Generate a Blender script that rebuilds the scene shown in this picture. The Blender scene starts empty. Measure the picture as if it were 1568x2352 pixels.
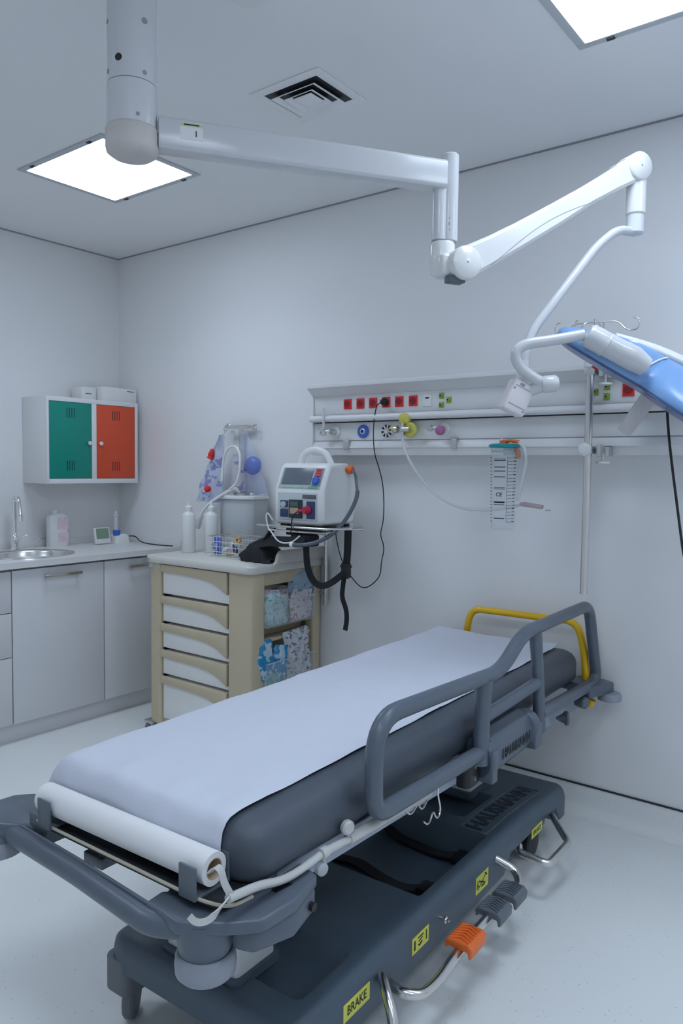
import bpy, bmesh, math, random
from mathutils import Vector, Matrix
random.seed(7)
sc = bpy.context.scene
COL = sc.collection

# ------------------------------------------------------------------ camera
def V(*a): return Vector(a)
yaw, pitch, roll = math.radians(37.53), math.radians(-3.339), math.radians(0.707)
fwd = V(-math.sin(yaw)*math.cos(pitch), math.cos(yaw)*math.cos(pitch), math.sin(pitch))
rt = fwd.cross(V(0, 0, 1)).normalized()
up = rt.cross(fwd)
r2 = rt*math.cos(roll) + up*math.sin(roll)
u2 = -rt*math.sin(roll) + up*math.cos(roll)
cam_data = bpy.data.cameras.new('camera')
cam = bpy.data.objects.new('camera', cam_data)
COL.objects.link(cam)
cam.matrix_world = Matrix(((r2.x, u2.x, -fwd.x, 4.131), (r2.y, u2.y, -fwd.y, -3.017), (r2.z, u2.z, -fwd.z, 1.395), (0, 0, 0, 1)))
cam_data.sensor_fit = 'VERTICAL'
cam_data.sensor_height = 36.0
cam_data.lens = 36.0*1743.05/2352.0
cam_data.clip_start = 0.05
sc.camera = cam

# ------------------------------------------------------------------ light and exposure
sc.view_settings.view_transform = 'Standard'
sc.view_settings.look = 'None'
sc.view_settings.gamma = 1.0
sc.view_settings.exposure = 0.24
sc.view_settings.use_curve_mapping = False
w = bpy.data.worlds.new('world'); sc.world = w; w.use_nodes = True
w.node_tree.nodes['Background'].inputs[0].default_value = (0.55, 0.68, 0.9, 1)
w.node_tree.nodes['Background'].inputs[1].default_value = 0.0
LAMP_COLOR = (0.70, 0.815, 0.98)
LAMP_STRENGTH = 6.2
PANEL_WATTS = 2.6
try:
    sc.cycles.max_bounces = 6
    sc.cycles.diffuse_bounces = 4
    sc.cycles.glossy_bounces = 3
    sc.cycles.transparent_max_bounces = 10
    sc.cycles.use_adaptive_sampling = True
    sc.cycles.adaptive_threshold = 0.03
    sc.cycles.sample_clamp_indirect = 6
    sc.cycles.caustics_reflective = False
    sc.cycles.caustics_refractive = False
except Exception:
    pass

# ------------------------------------------------------------------ materials
def lin(c):
    return tuple(((v/255)/12.92 if v/255 <= .04045 else ((v/255+.055)/1.055)**2.4) for v in c)
MATS = {}
def mat(name, rgb, rough=.5, metal=0., spec=.5, noise=0., nscale=20., bump=0., bscale=200., emit=None, estr=0., alpha=1., coat=0., trans=0.):
    if name in MATS: return MATS[name]
    m = bpy.data.materials.new(name); m.use_nodes = True
    nt = m.node_tree; b = nt.nodes['Principled BSDF']
    b.inputs['Base Color'].default_value = (*rgb, 1)
    b.inputs['Roughness'].default_value = rough
    b.inputs['Metallic'].default_value = metal
    b.inputs['Specular IOR Level'].default_value = spec
    b.inputs['Alpha'].default_value = alpha
    b.inputs['Coat Weight'].default_value = coat
    b.inputs['Transmission Weight'].default_value = trans
    tc = nt.nodes.new('ShaderNodeTexCoord')
    if noise > 0:
        n = nt.nodes.new('ShaderNodeTexNoise'); n.inputs['Scale'].default_value = nscale; n.inputs['Detail'].default_value = 4
        nt.links.new(tc.outputs['Object'], n.inputs['Vector'])
        mx = nt.nodes.new('ShaderNodeMix'); mx.data_type = 'RGBA'
        mx.inputs[6].default_value = (*[v*(1-noise) for v in rgb], 1)
        mx.inputs[7].default_value = (*[min(1, v*(1+noise)) for v in rgb], 1)
        nt.links.new(n.outputs['Fac'], mx.inputs[0]); nt.links.new(mx.outputs[2], b.inputs['Base Color'])
    if bump > 0:
        n2 = nt.nodes.new('ShaderNodeTexNoise'); n2.inputs['Scale'].default_value = bscale; n2.inputs['Detail'].default_value = 3
        nt.links.new(tc.outputs['Object'], n2.inputs['Vector'])
        bp = nt.nodes.new('ShaderNodeBump'); bp.inputs['Strength'].default_value = bump; bp.inputs['Distance'].default_value = .002
        nt.links.new(n2.outputs['Fac'], bp.inputs['Height']); nt.links.new(bp.outputs[0], b.inputs['Normal'])
    if emit:
        b.inputs['Emission Color'].default_value = (*emit, 1); b.inputs['Emission Strength'].default_value = estr
    MATS[name] = m
    return m

M_WALL = mat('wall_paint', (.86, .86, .86), .55, spec=.3, noise=.012, nscale=3, bump=.05, bscale=150)
M_CEIL = mat('ceiling_paint', (.90, .90, .90), .7, spec=.2, noise=.01, nscale=2)
M_GAP = mat('shadow_gap', (.33, .34, .36), .8)
M_DARKGAP = mat('dark_seam', (.03, .035, .045), .8)
M_WHITE = mat('white_enamel', (.82, .82, .81), .28, spec=.5, noise=.01, nscale=8)
M_LAMPW = mat('lamp_white_lacquer', (.83, .83, .82), .14, spec=.5, noise=.01, nscale=6)
M_LAMPA = mat('lamp_arm_pale_grey', (.66, .67, .69), .16, spec=.5, noise=.01, nscale=6)
M_LAMPG = mat('lamp_grey_plastic', (.62, .58, .55), .5, noise=.02, nscale=10)
M_PANEL = mat('panel_white', (.80, .80, .80), .35, noise=.01, nscale=5)
M_ALU = mat('brushed_aluminium', (.62, .62, .62), .35, metal=.9, noise=.04, nscale=60)
M_STEEL = mat('polished_steel', (.72, .70, .68), .22, metal=1., noise=.04, nscale=30)
M_CHROME = mat('chrome', (.85, .85, .85), .08, metal=1., noise=.02, nscale=20)
M_CAB = mat('cabinet_laminate', (.74, .74, .76), .4, spec=.4, noise=.015, nscale=4)
M_TOP = mat('worktop_laminate', (.80, .80, .79), .3, spec=.5, noise=.02, nscale=60)
M_PLASTIC = mat('grey_plastic', (.12, .142, .168), .42, noise=.06, nscale=30, bump=.25, bscale=500)
M_RAILP = mat('rail_plastic', (.105, .13, .165), .33, noise=.05, nscale=30, bump=.1, bscale=600)
M_BASE = mat('base_cover_plastic', (.072, .104, .138), .42, noise=.06, nscale=14, bump=.25, bscale=700)
M_VINYL = mat('mattress_vinyl', (.070, .087, .112), .38, noise=.08, nscale=12, bump=.3, bscale=900)
M_BLACK = mat('black_plastic', (.012, .014, .018), .45, noise=.1, nscale=40)
M_BLACKF = mat('black_webbing', (.010, .012, .016), .8, noise=.3, nscale=300, bump=.5, bscale=900)
M_RUBBER = mat('grey_rubber', (.16, .17, .19), .55, noise=.05, nscale=40)
M_TYRE = mat('roller_rubber', (.30, .33, .38), .45, noise=.04, nscale=30)
M_PAPER = mat('exam_paper', (.66, .69, .77), .75, spec=.2, noise=.015, nscale=25, bump=.35, bscale=60)
M_ROLL = mat('roll_paper', (.80, .80, .80), .7, spec=.2, noise=.015, nscale=40, bump=.1, bscale=200)
M_CARD = mat('cardboard_core', (.45, .34, .22), .8, noise=.1, nscale=60)
M_YELLOW = mat('yellow_lacquer', (.85, .50, .012), .3, noise=.03, nscale=20)
M_LABEL = mat('yellow_label', (.72, .72, .10), .5, noise=.04, nscale=60)
M_INK = mat('black_ink', (.012, .012, .014), .6, noise=.05, nscale=50)
M_EMB = mat('embossed_letter', (.020, .028, .038), .45, noise=.05, nscale=50)
M_ORANGE = mat('orange_plastic', (.86, .17, .03), .38, noise=.04, nscale=30)
M_CREAM = mat('cream_tube', (.56, .56, .54), .3, noise=.03, nscale=30)
M_LIFT = mat('lift_column_white', (.62, .64, .64), .4, noise=.02, nscale=10)
M_BEAM = mat('painted_steel_beam', (.38, .43, .52), .35, noise=.03, nscale=10)
M_BEIGE = mat('beige_plastic', (.60, .51, .35), .45, noise=.03, nscale=15, bump=.1, bscale=400)
M_DRAWER = mat('drawer_white', (.92, .92, .90), .4, noise=.015, nscale=10)
M_TRAY = mat('cart_top_plastic', (.68, .67, .61), .38, noise=.02, nscale=15)
M_GREEN = mat('green_door_enamel', (.0, .27, .21), .35, noise=.03, nscale=6)
M_ORDOOR = mat('orange_door_enamel', (.72, .085, .03), .35, noise=.03, nscale=6)
M_RED = mat('red_plastic', (.80, .02, .025), .4, noise=.03, nscale=20)
M_REDD = mat('dark_red_plastic', (.28, .01, .015), .4, noise=.03, nscale=20)
M_BLUE = mat('blue_shell', (.20, .37, .66), .3, noise=.02, nscale=6)
M_BLUED = mat('deep_blue_plastic', (.05, .14, .60), .35, noise=.03, nscale=20)
M_GREENL = mat('lime_plastic', (.30, .45, .06), .4, noise=.03, nscale=20)
M_YELP = mat('pale_yellow_plastic', (.66, .62, .12), .4, noise=.03, nscale=20)
M_PINK = mat('magenta_plastic', (.42, .14, .30), .4, noise=.03, nscale=20)
M_TEAL = mat('teal_plastic', (.0, .30, .32), .35, noise=.03, nscale=20)
M_GLASSD = mat('lamp_lens', (.22, .30, .48), .08, spec=.7, alpha=.6)
M_SCREEN = mat('grey_screen', (.14, .17, .21), .25, noise=.03, nscale=10)
M_LCD = mat('green_lcd', (.22, .33, .22), .35, noise=.04, nscale=40)
M_DEVG = mat('device_grey', (.50, .53, .55), .45, noise=.02, nscale=12)
M_CLEAR = mat('clear_plastic', (.80, .85, .88), .08, spec=.6, alpha=.13)
M_CLEARB = mat('milky_plastic', (.80, .84, .88), .3, spec=.5, alpha=.45)
M_TUBE = mat('translucent_tubing', (.78, .80, .82), .2, spec=.5, alpha=.6)
M_BAG = mat('polythene_bag', (.55, .62, .85), .15, spec=.6, alpha=.42, noise=.1, nscale=30)
M_BAGB = mat('blue_printed_film', (.16, .24, .70), .3, alpha=.6, noise=.3, nscale=40)
M_TAN = mat('tan_plastic', (.55, .36, .25), .6, noise=.05, nscale=40)
M_NAVY = mat('navy_plastic', (.03, .05, .14), .4, noise=.05, nscale=40)
M_SOAP = mat('white_bottle_plastic', (.80, .81, .80), .35, noise=.01, nscale=20)
M_PINKL = mat('pink_label', (.76, .60, .68), .5, noise=.25, nscale=80)

def floor_mat():
    m = bpy.data.materials.new('speckled_vinyl_floor'); m.use_nodes = True
    nt = m.node_tree; b = nt.nodes['Principled BSDF']; L = nt.links.new
    tc = nt.nodes.new('ShaderNodeTexCoord')
    vo = nt.nodes.new('ShaderNodeTexVoronoi'); vo.inputs['Scale'].default_value = 75
    L(tc.outputs['Object'], vo.inputs['Vector'])
    cr = nt.nodes.new('ShaderNodeValToRGB'); cr.color_ramp.elements[0].position = .07; cr.color_ramp.elements[1].position = .15
    cr.color_ramp.elements[0].color = (1, 1, 1, 1); cr.color_ramp.elements[1].color = (0, 0, 0, 1)
    L(vo.outputs['Distance'], cr.inputs[0])
    no = nt.nodes.new('ShaderNodeTexNoise'); no.inputs['Scale'].default_value = 2.0; no.inputs['Detail'].default_value = 5
    L(tc.outputs['Object'], no.inputs['Vector'])
    mx = nt.nodes.new('ShaderNodeMix'); mx.data_type = 'RGBA'
    mx.inputs[6].default_value = (.82, .84, .83, 1); mx.inputs[7].default_value = (.88, .90, .88, 1)
    L(no.outputs['Fac'], mx.inputs[0])
    # a voronoi cell decides whether its speck is dark, light or absent
    sp = nt.nodes.new('ShaderNodeSeparateColor'); L(vo.outputs['Color'], sp.inputs[0])
    gt = nt.nodes.new('ShaderNodeMath'); gt.operation = 'GREATER_THAN'; gt.inputs[1].default_value = .70; L(sp.outputs[0], gt.inputs[0])
    mu = nt.nodes.new('ShaderNodeMath'); mu.operation = 'MULTIPLY'; L(gt.outputs[0], mu.inputs[0]); L(cr.outputs[0], mu.inputs[1])
    m2 = nt.nodes.new('ShaderNodeMix'); m2.data_type = 'RGBA'; m2.inputs[7].default_value = (.40, .42, .45, 1)
    L(mu.outputs[0], m2.inputs[0]); L(mx.outputs[2], m2.inputs[6]); L(m2.outputs[2], b.inputs['Base Color'])
    b.inputs['Roughness'].default_value = .38; b.inputs['Specular IOR Level'].default_value = .35
    MATS['floor'] = m
    return m
M_FLOOR = floor_mat()
def emis(name, col, s):
    m = bpy.data.materials.new(name); m.use_nodes = True; nt = m.node_tree
    nt.nodes.remove(nt.nodes['Principled BSDF'])
    e = nt.nodes.new('ShaderNodeEmission'); e.inputs[0].default_value = (*col, 1); e.inputs[1].default_value = s
    nt.links.new(e.outputs[0], nt.nodes['Material Output'].inputs[0]); return m
M_DIFFUSER = emis('lit_diffuser', LAMP_COLOR, LAMP_STRENGTH)

# ------------------------------------------------------------------ mesh helpers
class MB:
    def __init__(s): s.v = []; s.f = []; s.m = []; s.k = 0
    def add(s, vs, fs):
        o = len(s.v); s.v += [tuple(x) for x in vs]; s.f += [tuple(i+o for i in f) for f in fs]; s.m += [s.k]*len(fs); return s
    def box(s, x0, x1, y0, y1, z0, z1):
        x0, x1 = sorted((x0, x1)); y0, y1 = sorted((y0, y1)); z0, z1 = sorted((z0, z1))
        vs = [(x0,y0,z0),(x1,y0,z0),(x1,y1,z0),(x0,y1,z0),(x0,y0,z1),(x1,y0,z1),(x1,y1,z1),(x0,y1,z1)]
        return s.add(vs, [(0,3,2,1),(4,5,6,7),(0,1,5,4),(1,2,6,5),(2,3,7,6),(3,0,4,7)])
    def obox(s, c, ax, ay, az, hx, hy, hz):
        c = Vector(c); ax = Vector(ax).normalized()*hx; ay = Vector(ay).normalized()*hy; az = Vector(az).normalized()*hz
        vs = [c+ax*i+ay*j+az*k for k in (-1,1) for (i,j) in ((-1,-1),(1,-1),(1,1),(-1,1))]
        return s.add(vs, [(0,3,2,1),(4,5,6,7),(0,1,5,4),(1,2,6,5),(2,3,7,6),(3,0,4,7)])
    def loft(s, rings, cap=True, closed=False):
        n = len(rings[0]); o = len(s.v)
        for r in rings: s.v += [tuple(p) for p in r]
        fs = []
        R = len(rings)
        for i in range(R if closed else R-1):
            a = o+i*n; b = o+((i+1) % R)*n
            for j in range(n):
                k = (j+1) % n; fs.append((a+j, a+k, b+k, b+j))
        if cap and not closed:
            fs.append(tuple(o+j for j in reversed(range(n)))); fs.append(tuple(o+(R-1)*n+j for j in range(n)))
        s.f += fs; s.m += [s.k]*len(fs); return s
    def grid(s, fn, nu, nv):
        o = len(s.v)
        for i in range(nu+1):
            for j in range(nv+1): s.v.append(tuple(fn(i/nu, j/nv)))
        for i in range(nu):
            for j in range(nv):
                a = o+i*(nv+1)+j; s.f.append((a, a+nv+1, a+nv+2, a+1)); s.m.append(s.k)
        return s
    def tube(s, pts, r, n=14, cap=True, closed=False, flat=1., upv=None):
        P = [Vector(p) for p in pts]; N = len(P)
        T = []
        for i in range(N):
            if closed: t = P[(i+1) % N]-P[i-1]
            else: t = P[min(i+1, N-1)]-P[max(i-1, 0)]
            T.append(t.normalized())
        a = Vector(upv) if upv else (V(0,0,1) if abs(T[0].z) < .9 else V(1,0,0))
        nrm = (a-T[0]*a.dot(T[0])).normalized()
        rings = []
        for i in range(N):
            if upv: 
                a2 = Vector(upv); q = a2-T[i]*a2.dot(T[i]); nrm = q.normalized() if q.length > 1e-4 else nrm
            else:
                q = nrm-T[i]*nrm.dot(T[i]); nrm = q.normalized() if q.length > 1e-5 else nrm
            bn = T[i].cross(nrm)
            rr = r[i] if isinstance(r, (list, tuple)) else r
            # keep tube width constant through mitred corners
            rings.append([P[i]+nrm*(rr*flat*math.cos(2*math.pi*k/n))+bn*(rr*math.sin(2*math.pi*k/n)) for k in range(n)])
        return s.loft(rings, cap, closed)
    def strap(s, pts, w, t, wdir):
        P = [Vector(p) for p in pts]; N = len(P); rings = []
        for i in range(N):
            T = (P[min(i+1, N-1)]-P[max(i-1, 0)]).normalized()
            wd = Vector(wdir[i] if isinstance(wdir, list) else wdir); wd = (wd-T*wd.dot(T)).normalized()
            nn = T.cross(wd)
            rings.append([P[i]+wd*w/2*a+nn*t/2*b for a, b in ((-1,-1),(1,-1),(1,1),(-1,1))])
        return s.loft(rings)
    def lathe(s, prof, c=(0,0,0), axis=(0,0,1), n=32, cap=True):
        ax = Vector(axis).normalized(); a = V(0,0,1) if abs(ax.z) < .9 else V(1,0,0)
        e1 = (a-ax*a.dot(ax)).normalized(); e2 = ax.cross(e1); c = Vector(c)
        return s.loft([[c+ax*h+e1*(r*math.cos(2*math.pi*k/n))+e2*(r*math.sin(2*math.pi*k/n)) for k in range(n)] for r, h in prof], cap)
    def cyl(s, a, b, r, n=24, r2=None):
        a = Vector(a); b = Vector(b)
        return s.lathe([(r, 0), (r if r2 is None else r2, (b-a).length)], a, b-a, n)
    def prism(s, poly, axis, a, b):
        # poly in the two axes other than `axis`, in cyclic order (x:(y,z), y:(x,z), z:(x,y))
        def mk(p, h):
            return {'x': (h, p[0], p[1]), 'y': (p[0], h, p[1]), 'z': (p[0], p[1], h)}[axis]
        return s.loft([[mk(p, a) for p in poly], [mk(p, b) for p in poly]])
def smooth_pts(pts, it=2, closed=False):
    P = [Vector(p) for p in pts]
    for _ in range(it):
        Q = [] if closed else [P[0]]
        rng = range(len(P)) if closed else range(len(P)-1)
        for i in rng:
            a = P[i]; b = P[(i+1) % len(P)]
            Q += [a*.75+b*.25, a*.25+b*.75]
        if not closed: Q.append(P[-1])
        P = Q
    return P
def fillet(pts, r, n=6, closed=False):
    P = [Vector(p) for p in pts]; out = []; N = len(P)
    for i in range(N):
        if not closed and i in (0, N-1): out.append(P[i]); continue
        a = P[i-1]; b = P[i]; c = P[(i+1) % N]
        rr = r[i] if isinstance(r, (list, tuple)) else r
        u = (a-b); v = (c-b); d = min(rr, u.length*.49, v.length*.49)
        p0 = b+u.normalized()*d; p1 = b+v.normalized()*d
        for k in range(n+1):
            t = k/n; out.append(p0*(1-t)**2+b*2*t*(1-t)+p1*t*t)
    return out
def rrect(x0, x1, y0, y1, r, n=6):
    out = []
    for cx, cy, a0 in ((x1-r, y1-r, 0), (x0+r, y1-r, 90), (x0+r, y0+r, 180), (x1-r, y0+r, 270)):
        for k in range(n+1):
            a = math.radians(a0+90*k/n); out.append((cx+r*math.cos(a), cy+r*math.sin(a)))
    return out

WM = {}
def place(o, parent, loc=None, rz=0.):
    pass
def thing(name, label, cat, loc=(0,0,0), rz=0., group=None):
    o = bpy.data.objects.new(name, None); COL.objects.link(o)
    o.empty_display_size = .05
    o.location = loc; o.rotation_euler = (0, 0, rz)
    WM[o.name] = Matrix.Translation(Vector(loc)) @ Matrix.Rotation(rz, 4, 'Z')
    o['label'] = label; o['category'] = cat
    if group: o['group'] = group
    return o
def obj(name, mb, mats, parent=None, smooth=True, bevel=0., seg=2, local=False, subsurf=0, label=None, angle=35, solidify=0.):
    me = bpy.data.meshes.new(name)
    me.from_pydata(mb.v, [], mb.f); me.validate()
    if not isinstance(mats, (list, tuple)): mats = [mats]
    for m in mats: me.materials.append(m)
    if len(mats) > 1 and len(me.polygons) == len(mb.m): me.polygons.foreach_set('material_index', mb.m)
    bm = bmesh.new(); bm.from_mesh(me); bmesh.ops.recalc_face_normals(bm, faces=bm.faces)
    if parent is None:
        if bm.verts:
            xs = [v.co for v in bm.verts]
            org = V((min(v.x for v in xs)+max(v.x for v in xs))/2, (min(v.y for v in xs)+max(v.y for v in xs))/2, min(v.z for v in xs))
        W = Matrix.Translation(org)
    else: W = WM[parent.name]
    if not local: bm.transform(W.inverted())
    bm.to_mesh(me); bm.free()
    o = bpy.data.objects.new(name, me); COL.objects.link(o)
    if parent is None: o.location = W.translation
    else: o.parent = parent
    WM[o.name] = W
    if solidify:
        s = o.modifiers.new('solid', 'SOLIDIFY'); s.thickness = solidify; s.offset = 0
    if bevel > 0:
        b = o.modifiers.new('bevel', 'BEVEL'); b.width = bevel; b.segments = seg; b.limit_method = 'ANGLE'; b.angle_limit = math.radians(35)
        b.harden_normals = False
    if subsurf:
        ss = o.modifiers.new('sub', 'SUBSURF'); ss.levels = subsurf; ss.render_levels = subsurf
    if smooth:
        me.polygons.foreach_set('use_smooth', [True]*len(me.polygons))
        if not subsurf:
            es = o.modifiers.new('split', 'EDGE_SPLIT'); es.split_angle = math.radians(angle)
    if label: o['label'] = label
    return o
def tag(o, label, cat, group=None):
    o['label'] = label; o['category'] = cat
    if group: o['group'] = group
    return o
def struct(o): o['kind'] = 'structure'; return o
def dup(root, loc, label=None, parent=None, rz=None):
    c = root.copy(); COL.objects.link(c)
    if parent is None: c.location = loc
    else: c.parent = parent
    if rz is not None: c.rotation_euler = (0, 0, rz)
    if label: c['label'] = label
    for ch in list(root.children): dup(ch, None, None, c)
    return c
def text_mesh(mb, body, origin, xdir, ydir, size, depth=.0006, squeeze=1.):
    """adds lettering (built-in font) standing on origin, reading along xdir, as extruded faces"""
    cu = bpy.data.curves.new('t', 'FONT'); cu.body = body; cu.size = size; cu.extrude = depth/2; cu.align_x = 'CENTER'; cu.align_y = 'CENTER'
    cu.resolution_u = 2; cu.offset = size*.012
    to = bpy.data.objects.new('t', cu); COL.objects.link(to)
    dg = bpy.context.evaluated_depsgraph_get(); dg.update()
    me = bpy.data.meshes.new_from_object(to.evaluated_get(dg))
    X = Vector(xdir).normalized()*squeeze; Y = Vector(ydir).normalized(); Z = X.normalized().cross(Y); O = Vector(origin)
    mb.add([O+X*v.co.x+Y*v.co.y+Z*(v.co.z) for v in me.vertices], [tuple(p.vertices) for p in me.polygons])
    bpy.data.objects.remove(to); bpy.data.curves.remove(cu); bpy.data.meshes.remove(me)
    return mb

# ================================================================== THE ROOM
RX, RY, H = 5.3, -4.4, 2.70
struct(obj('floor', MB().box(-.1, RX+.1, RY-.1, .1, -.08, 0), M_FLOOR, smooth=False))
struct(obj('ceiling', MB().box(-.1, RX+.1, RY-.1, .1, H, H+.08), M_CEIL, smooth=False))
struct(obj('wall_back', MB().box(-.1, RX+.1, 0, .1, 0, H), M_WALL, smooth=False))
struct(obj('wall_left', MB().box(-.1, 0, RY-.1, 0, 0, H), M_WALL, smooth=False))
struct(obj('wall_right', MB().box(RX, RX+.1, RY-.1, 0, 0, H), M_WALL, smooth=False))
struct(obj('wall_front', MB().box(0, RX, RY-.1, RY, 0, H), M_WALL, smooth=False))
# recessed dark joint between ceiling and walls
g = MB().box(0, RX, -.006, .0, H-.006, H+.001).box(0, .006, RY, 0, H-.006, H+.001)
struct(obj('trim_1', g, M_GAP, smooth=False))
# coved vinyl skirting on the back wall with a dark joint along its top edge
prof = [(0.0, .111), (-.004, .111)] + [(-.004-.042*(1-math.cos(a)), .045-.043*math.sin(a)+.0) for a in [math.radians(x) for x in (0, 18, 36, 54, 72, 90)]] + [(-.06, .0005), (0, .0005)]
struct(obj('baseboard_back', MB().prism(prof, 'x', .62, RX), M_FLOOR))
struct(obj('trim_2', MB().box(.62, RX, -.007, 0, .111, .117), M_DARKGAP, smooth=False))

# ------------------------------------------------------------------ ceiling lights, vent
def ceiling_light(x0, x1, y0, y1, label):
    t = thing('ceiling_light', label, 'ceiling light', ((x0+x1)/2, (y0+y1)/2, H), group='square recessed ceiling lights')
    b = .028
    fr = MB(); z = H-.006
    fr.box(x0, x1, y0, y0+b, z, H).box(x0, x1, y1-b, y1, z, H).box(x0, x0+b, y0+b, y1-b, z, H).box(x1-b, x1, y0+b, y1-b, z, H)
    obj('frame', fr, mat('light_frame', (.55, .58, .60), .4, noise=.02), t, bevel=.002)
    obj('diffuser', MB().box(x0+b, x1-b, y0+b, y1-b, H-.004, H-.001), M_DIFFUSER, t, smooth=False)
    ld = bpy.data.lights.new('panel_lamp', 'AREA'); ld.shape = 'RECTANGLE'; ld.size = x1-x0-2*b-.01; ld.size_y = y1-y0-2*b-.01
    ld.energy = PANEL_WATTS; ld.color = LAMP_COLOR; ld.spread = math.radians(130)
    lo = bpy.data.objects.new('panel_lamp', ld); COL.objects.link(lo); lo.parent = t; lo.location = (0, 0, -.0055)
    for fx, fy in ((.16, 0), (.84, 0), (.84, 1), (.16, 1)):
        cx = x0+(x1-x0)*fx; cy = y0+.014 if fy == 0 else y1-.014
        obj('clip', MB().box(cx-.012, cx+.012, cy-.007, cy+.007, H-.010, H-.005), M_BLACK, t)
ceiling_light(.875, 1.495, -1.17, -.65, 'square lit ceiling light behind the white lamp column, left of the air vent')
ceiling_light(3.22, 3.85, -1.17, -.65, 'square lit ceiling light cut off by the top right corner of the photo')
ceiling_light(.875, 1.495, -2.95, -2.43, 'added unseen square ceiling light near the left wall, on the sink side')  # added fixture out of view, lifts floor and wall brightness
ceiling_light(4.50, 5.12, -1.17, -.65, 'added unseen square ceiling light right of the view, near the supply rail wall')  # added out of view to brighten the floor right of the stretcher
ceiling_light(4.50, 5.12, -2.95, -2.43, 'added unseen square ceiling light in the right rear corner of the room')  # another added fixture, brightens the right-hand floor and wall
ceiling_light(3.22, 3.85, -2.95, -2.43, 'added unseen square ceiling light above the camera')  # added outside the view for more downlight on the near floor

tag(obj('smoke_detector', MB().lathe([(.030, -.030), (.045, -.026), (.050, -.010), (.052, 0)], (2.60, -1.475, H), n=32), M_WHITE), 'round white ceiling detector whose edge just shows at the top of the photo', 'smoke detector')

vt = thing('air_vent', 'square white ceiling air vent with nested louvre frames', 'air vent', (2.345, -.91, H))
x0, x1, y0, y1 = 2.19, 2.50, -1.05, -.775
def ringbox(mb, x0, x1, y0, y1, b, z0, z1):
    mb.box(x0, x1, y0, y0+b, z0, z1).box(x0, x1, y1-b, y1, z0, z1).box(x0, x0+b, y0+b, y1-b, z0, z1).box(x1-b, x1, y0+b, y1-b, z0, z1)
fr = MB(); ringbox(fr, x0, x1, y0, y1, .036, H-.005, H)
obj('frame', fr, M_CEIL, vt, bevel=.002)
obj('duct', MB().box(x0+.036, x1-.036, y0+.036, y1-.036, H-.003, H-.0005), M_BLACK, vt, smooth=False)
def louvre(ix, iy, ox, oy, zi, zo):
    a = [(ix[0], iy[0], zi), (ix[1], iy[0], zi), (ix[1], iy[1], zi), (ix[0], iy[1], zi)]
    b = [(ox[0], oy[0], zo), (ox[1], oy[0], zo), (ox[1], oy[1], zo), (ox[0], oy[1], zo)]
    mb = MB(); mb.loft([a, b], cap=False); return mb
cx, cy = (x0+x1)/2, (y0+y1)/2
for k, (s_o, s_i, nm) in enumerate(((.098, .078, 'louvre'), (.064, .044, 'louvre'))):
    f = .88
    obj(nm, louvre((cx-s_i, cx+s_i), (cy-s_i*f, cy+s_i*f), (cx-s_o, cx+s_o), (cy-s_o*f, cy+s_o*f), H-.006, H-.016), M_CEIL, vt, solidify=.002)
obj('centre_plate', MB().box(cx-.04, cx+.04, cy-.035, cy+.035, H-.014, H-.010), M_CEIL, vt, bevel=.001)

# ================================================================== KITCHEN RUN ON THE LEFT WALL
FX = .595   # front plane of the doors
def front(name, mb, par, **k): return obj(name, mb, M_CAB, par, bevel=.0015, **k)
def bar_handle(par, y0, y1, z):
    mb = MB(); mb.box(FX+.024, FX+.032, y0, y1, z-.008, z+.008)
    mb.box(FX, FX+.026, y0+.012, y0+.022, z-.006, z+.006).box(FX, FX+.026, y1-.022, y1-.012, z-.006, z+.006)
    obj('handle', mb, M_STEEL, par, bevel=.001, label='brushed steel bar handle')
def base_cab(y0, y1, label, kind):
    t = thing('base_cabinet', label, 'cabinet', (.3, (y0+y1)/2, .10), group='base cabinets under the worktop')
    obj('body', MB().box(.02, FX-.02, y0+.001, y1-.001, .10, .878), M_CAB, t, smooth=False)
    if kind == 'door':
        d = front('door', MB().box(FX-.018, FX, y0+.002, y1-.002, .10, .868), t)
        return t, d
    zs = [.868, .660, .438, .10]
    for i in range(3):
        d = front('drawer', MB().box(FX-.018, FX, y0+.002, y1-.002, zs[i+1]+.002, zs[i]-.002), t)
        bar_handle(d, y0+.18, y0+.36, zs[i]-.045)
    return t, None
base_cab(-1.60, -1.067, 'white base cabinet with three drawers at the left edge, under the sink end', 'drawers')
t, d = base_cab(-1.065, -.537, 'white base cabinet with one wide door below the round sink', 'door'); bar_handle(d, -.902, -.69, .828)
t, d = base_cab(-.535, -.01, 'white base cabinet in the corner, half hidden by the beige trolley', 'door'); bar_handle(d, -.385, -.175, .828)
tag(obj('plinth', MB().box(.03, .552, -1.60, -.01, 0, .10), M_CAB, smooth=False), 'pale grey recessed plinth board running under the white base cabinets', 'plinth')

# worktop with a round hole for the sink
WT = .911
wt = MB(); SX, SY, SR = .335, -.83, .205
outer = []; inner = []
n = 48
for k in range(n):
    a = 2*math.pi*k/n; dx, dy = math.cos(a), math.sin(a)
    inner.append((SX+SR*dx, SY+SR*1.16*dy))
    bx0, bx1, by0, by1 = .0, .617, -1.62, -.002
    tt = min(((bx1-SX)/dx if dx > 1e-9 else 1e9), ((bx0-SX)/dx if dx < -1e-9 else 1e9), ((by1-SY)/dy if dy > 1e-9 else 1e9), ((by0-SY)/dy if dy < -1e-9 else 1e9))
    outer.append((SX+tt*dx, SY+tt*dy))
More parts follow.
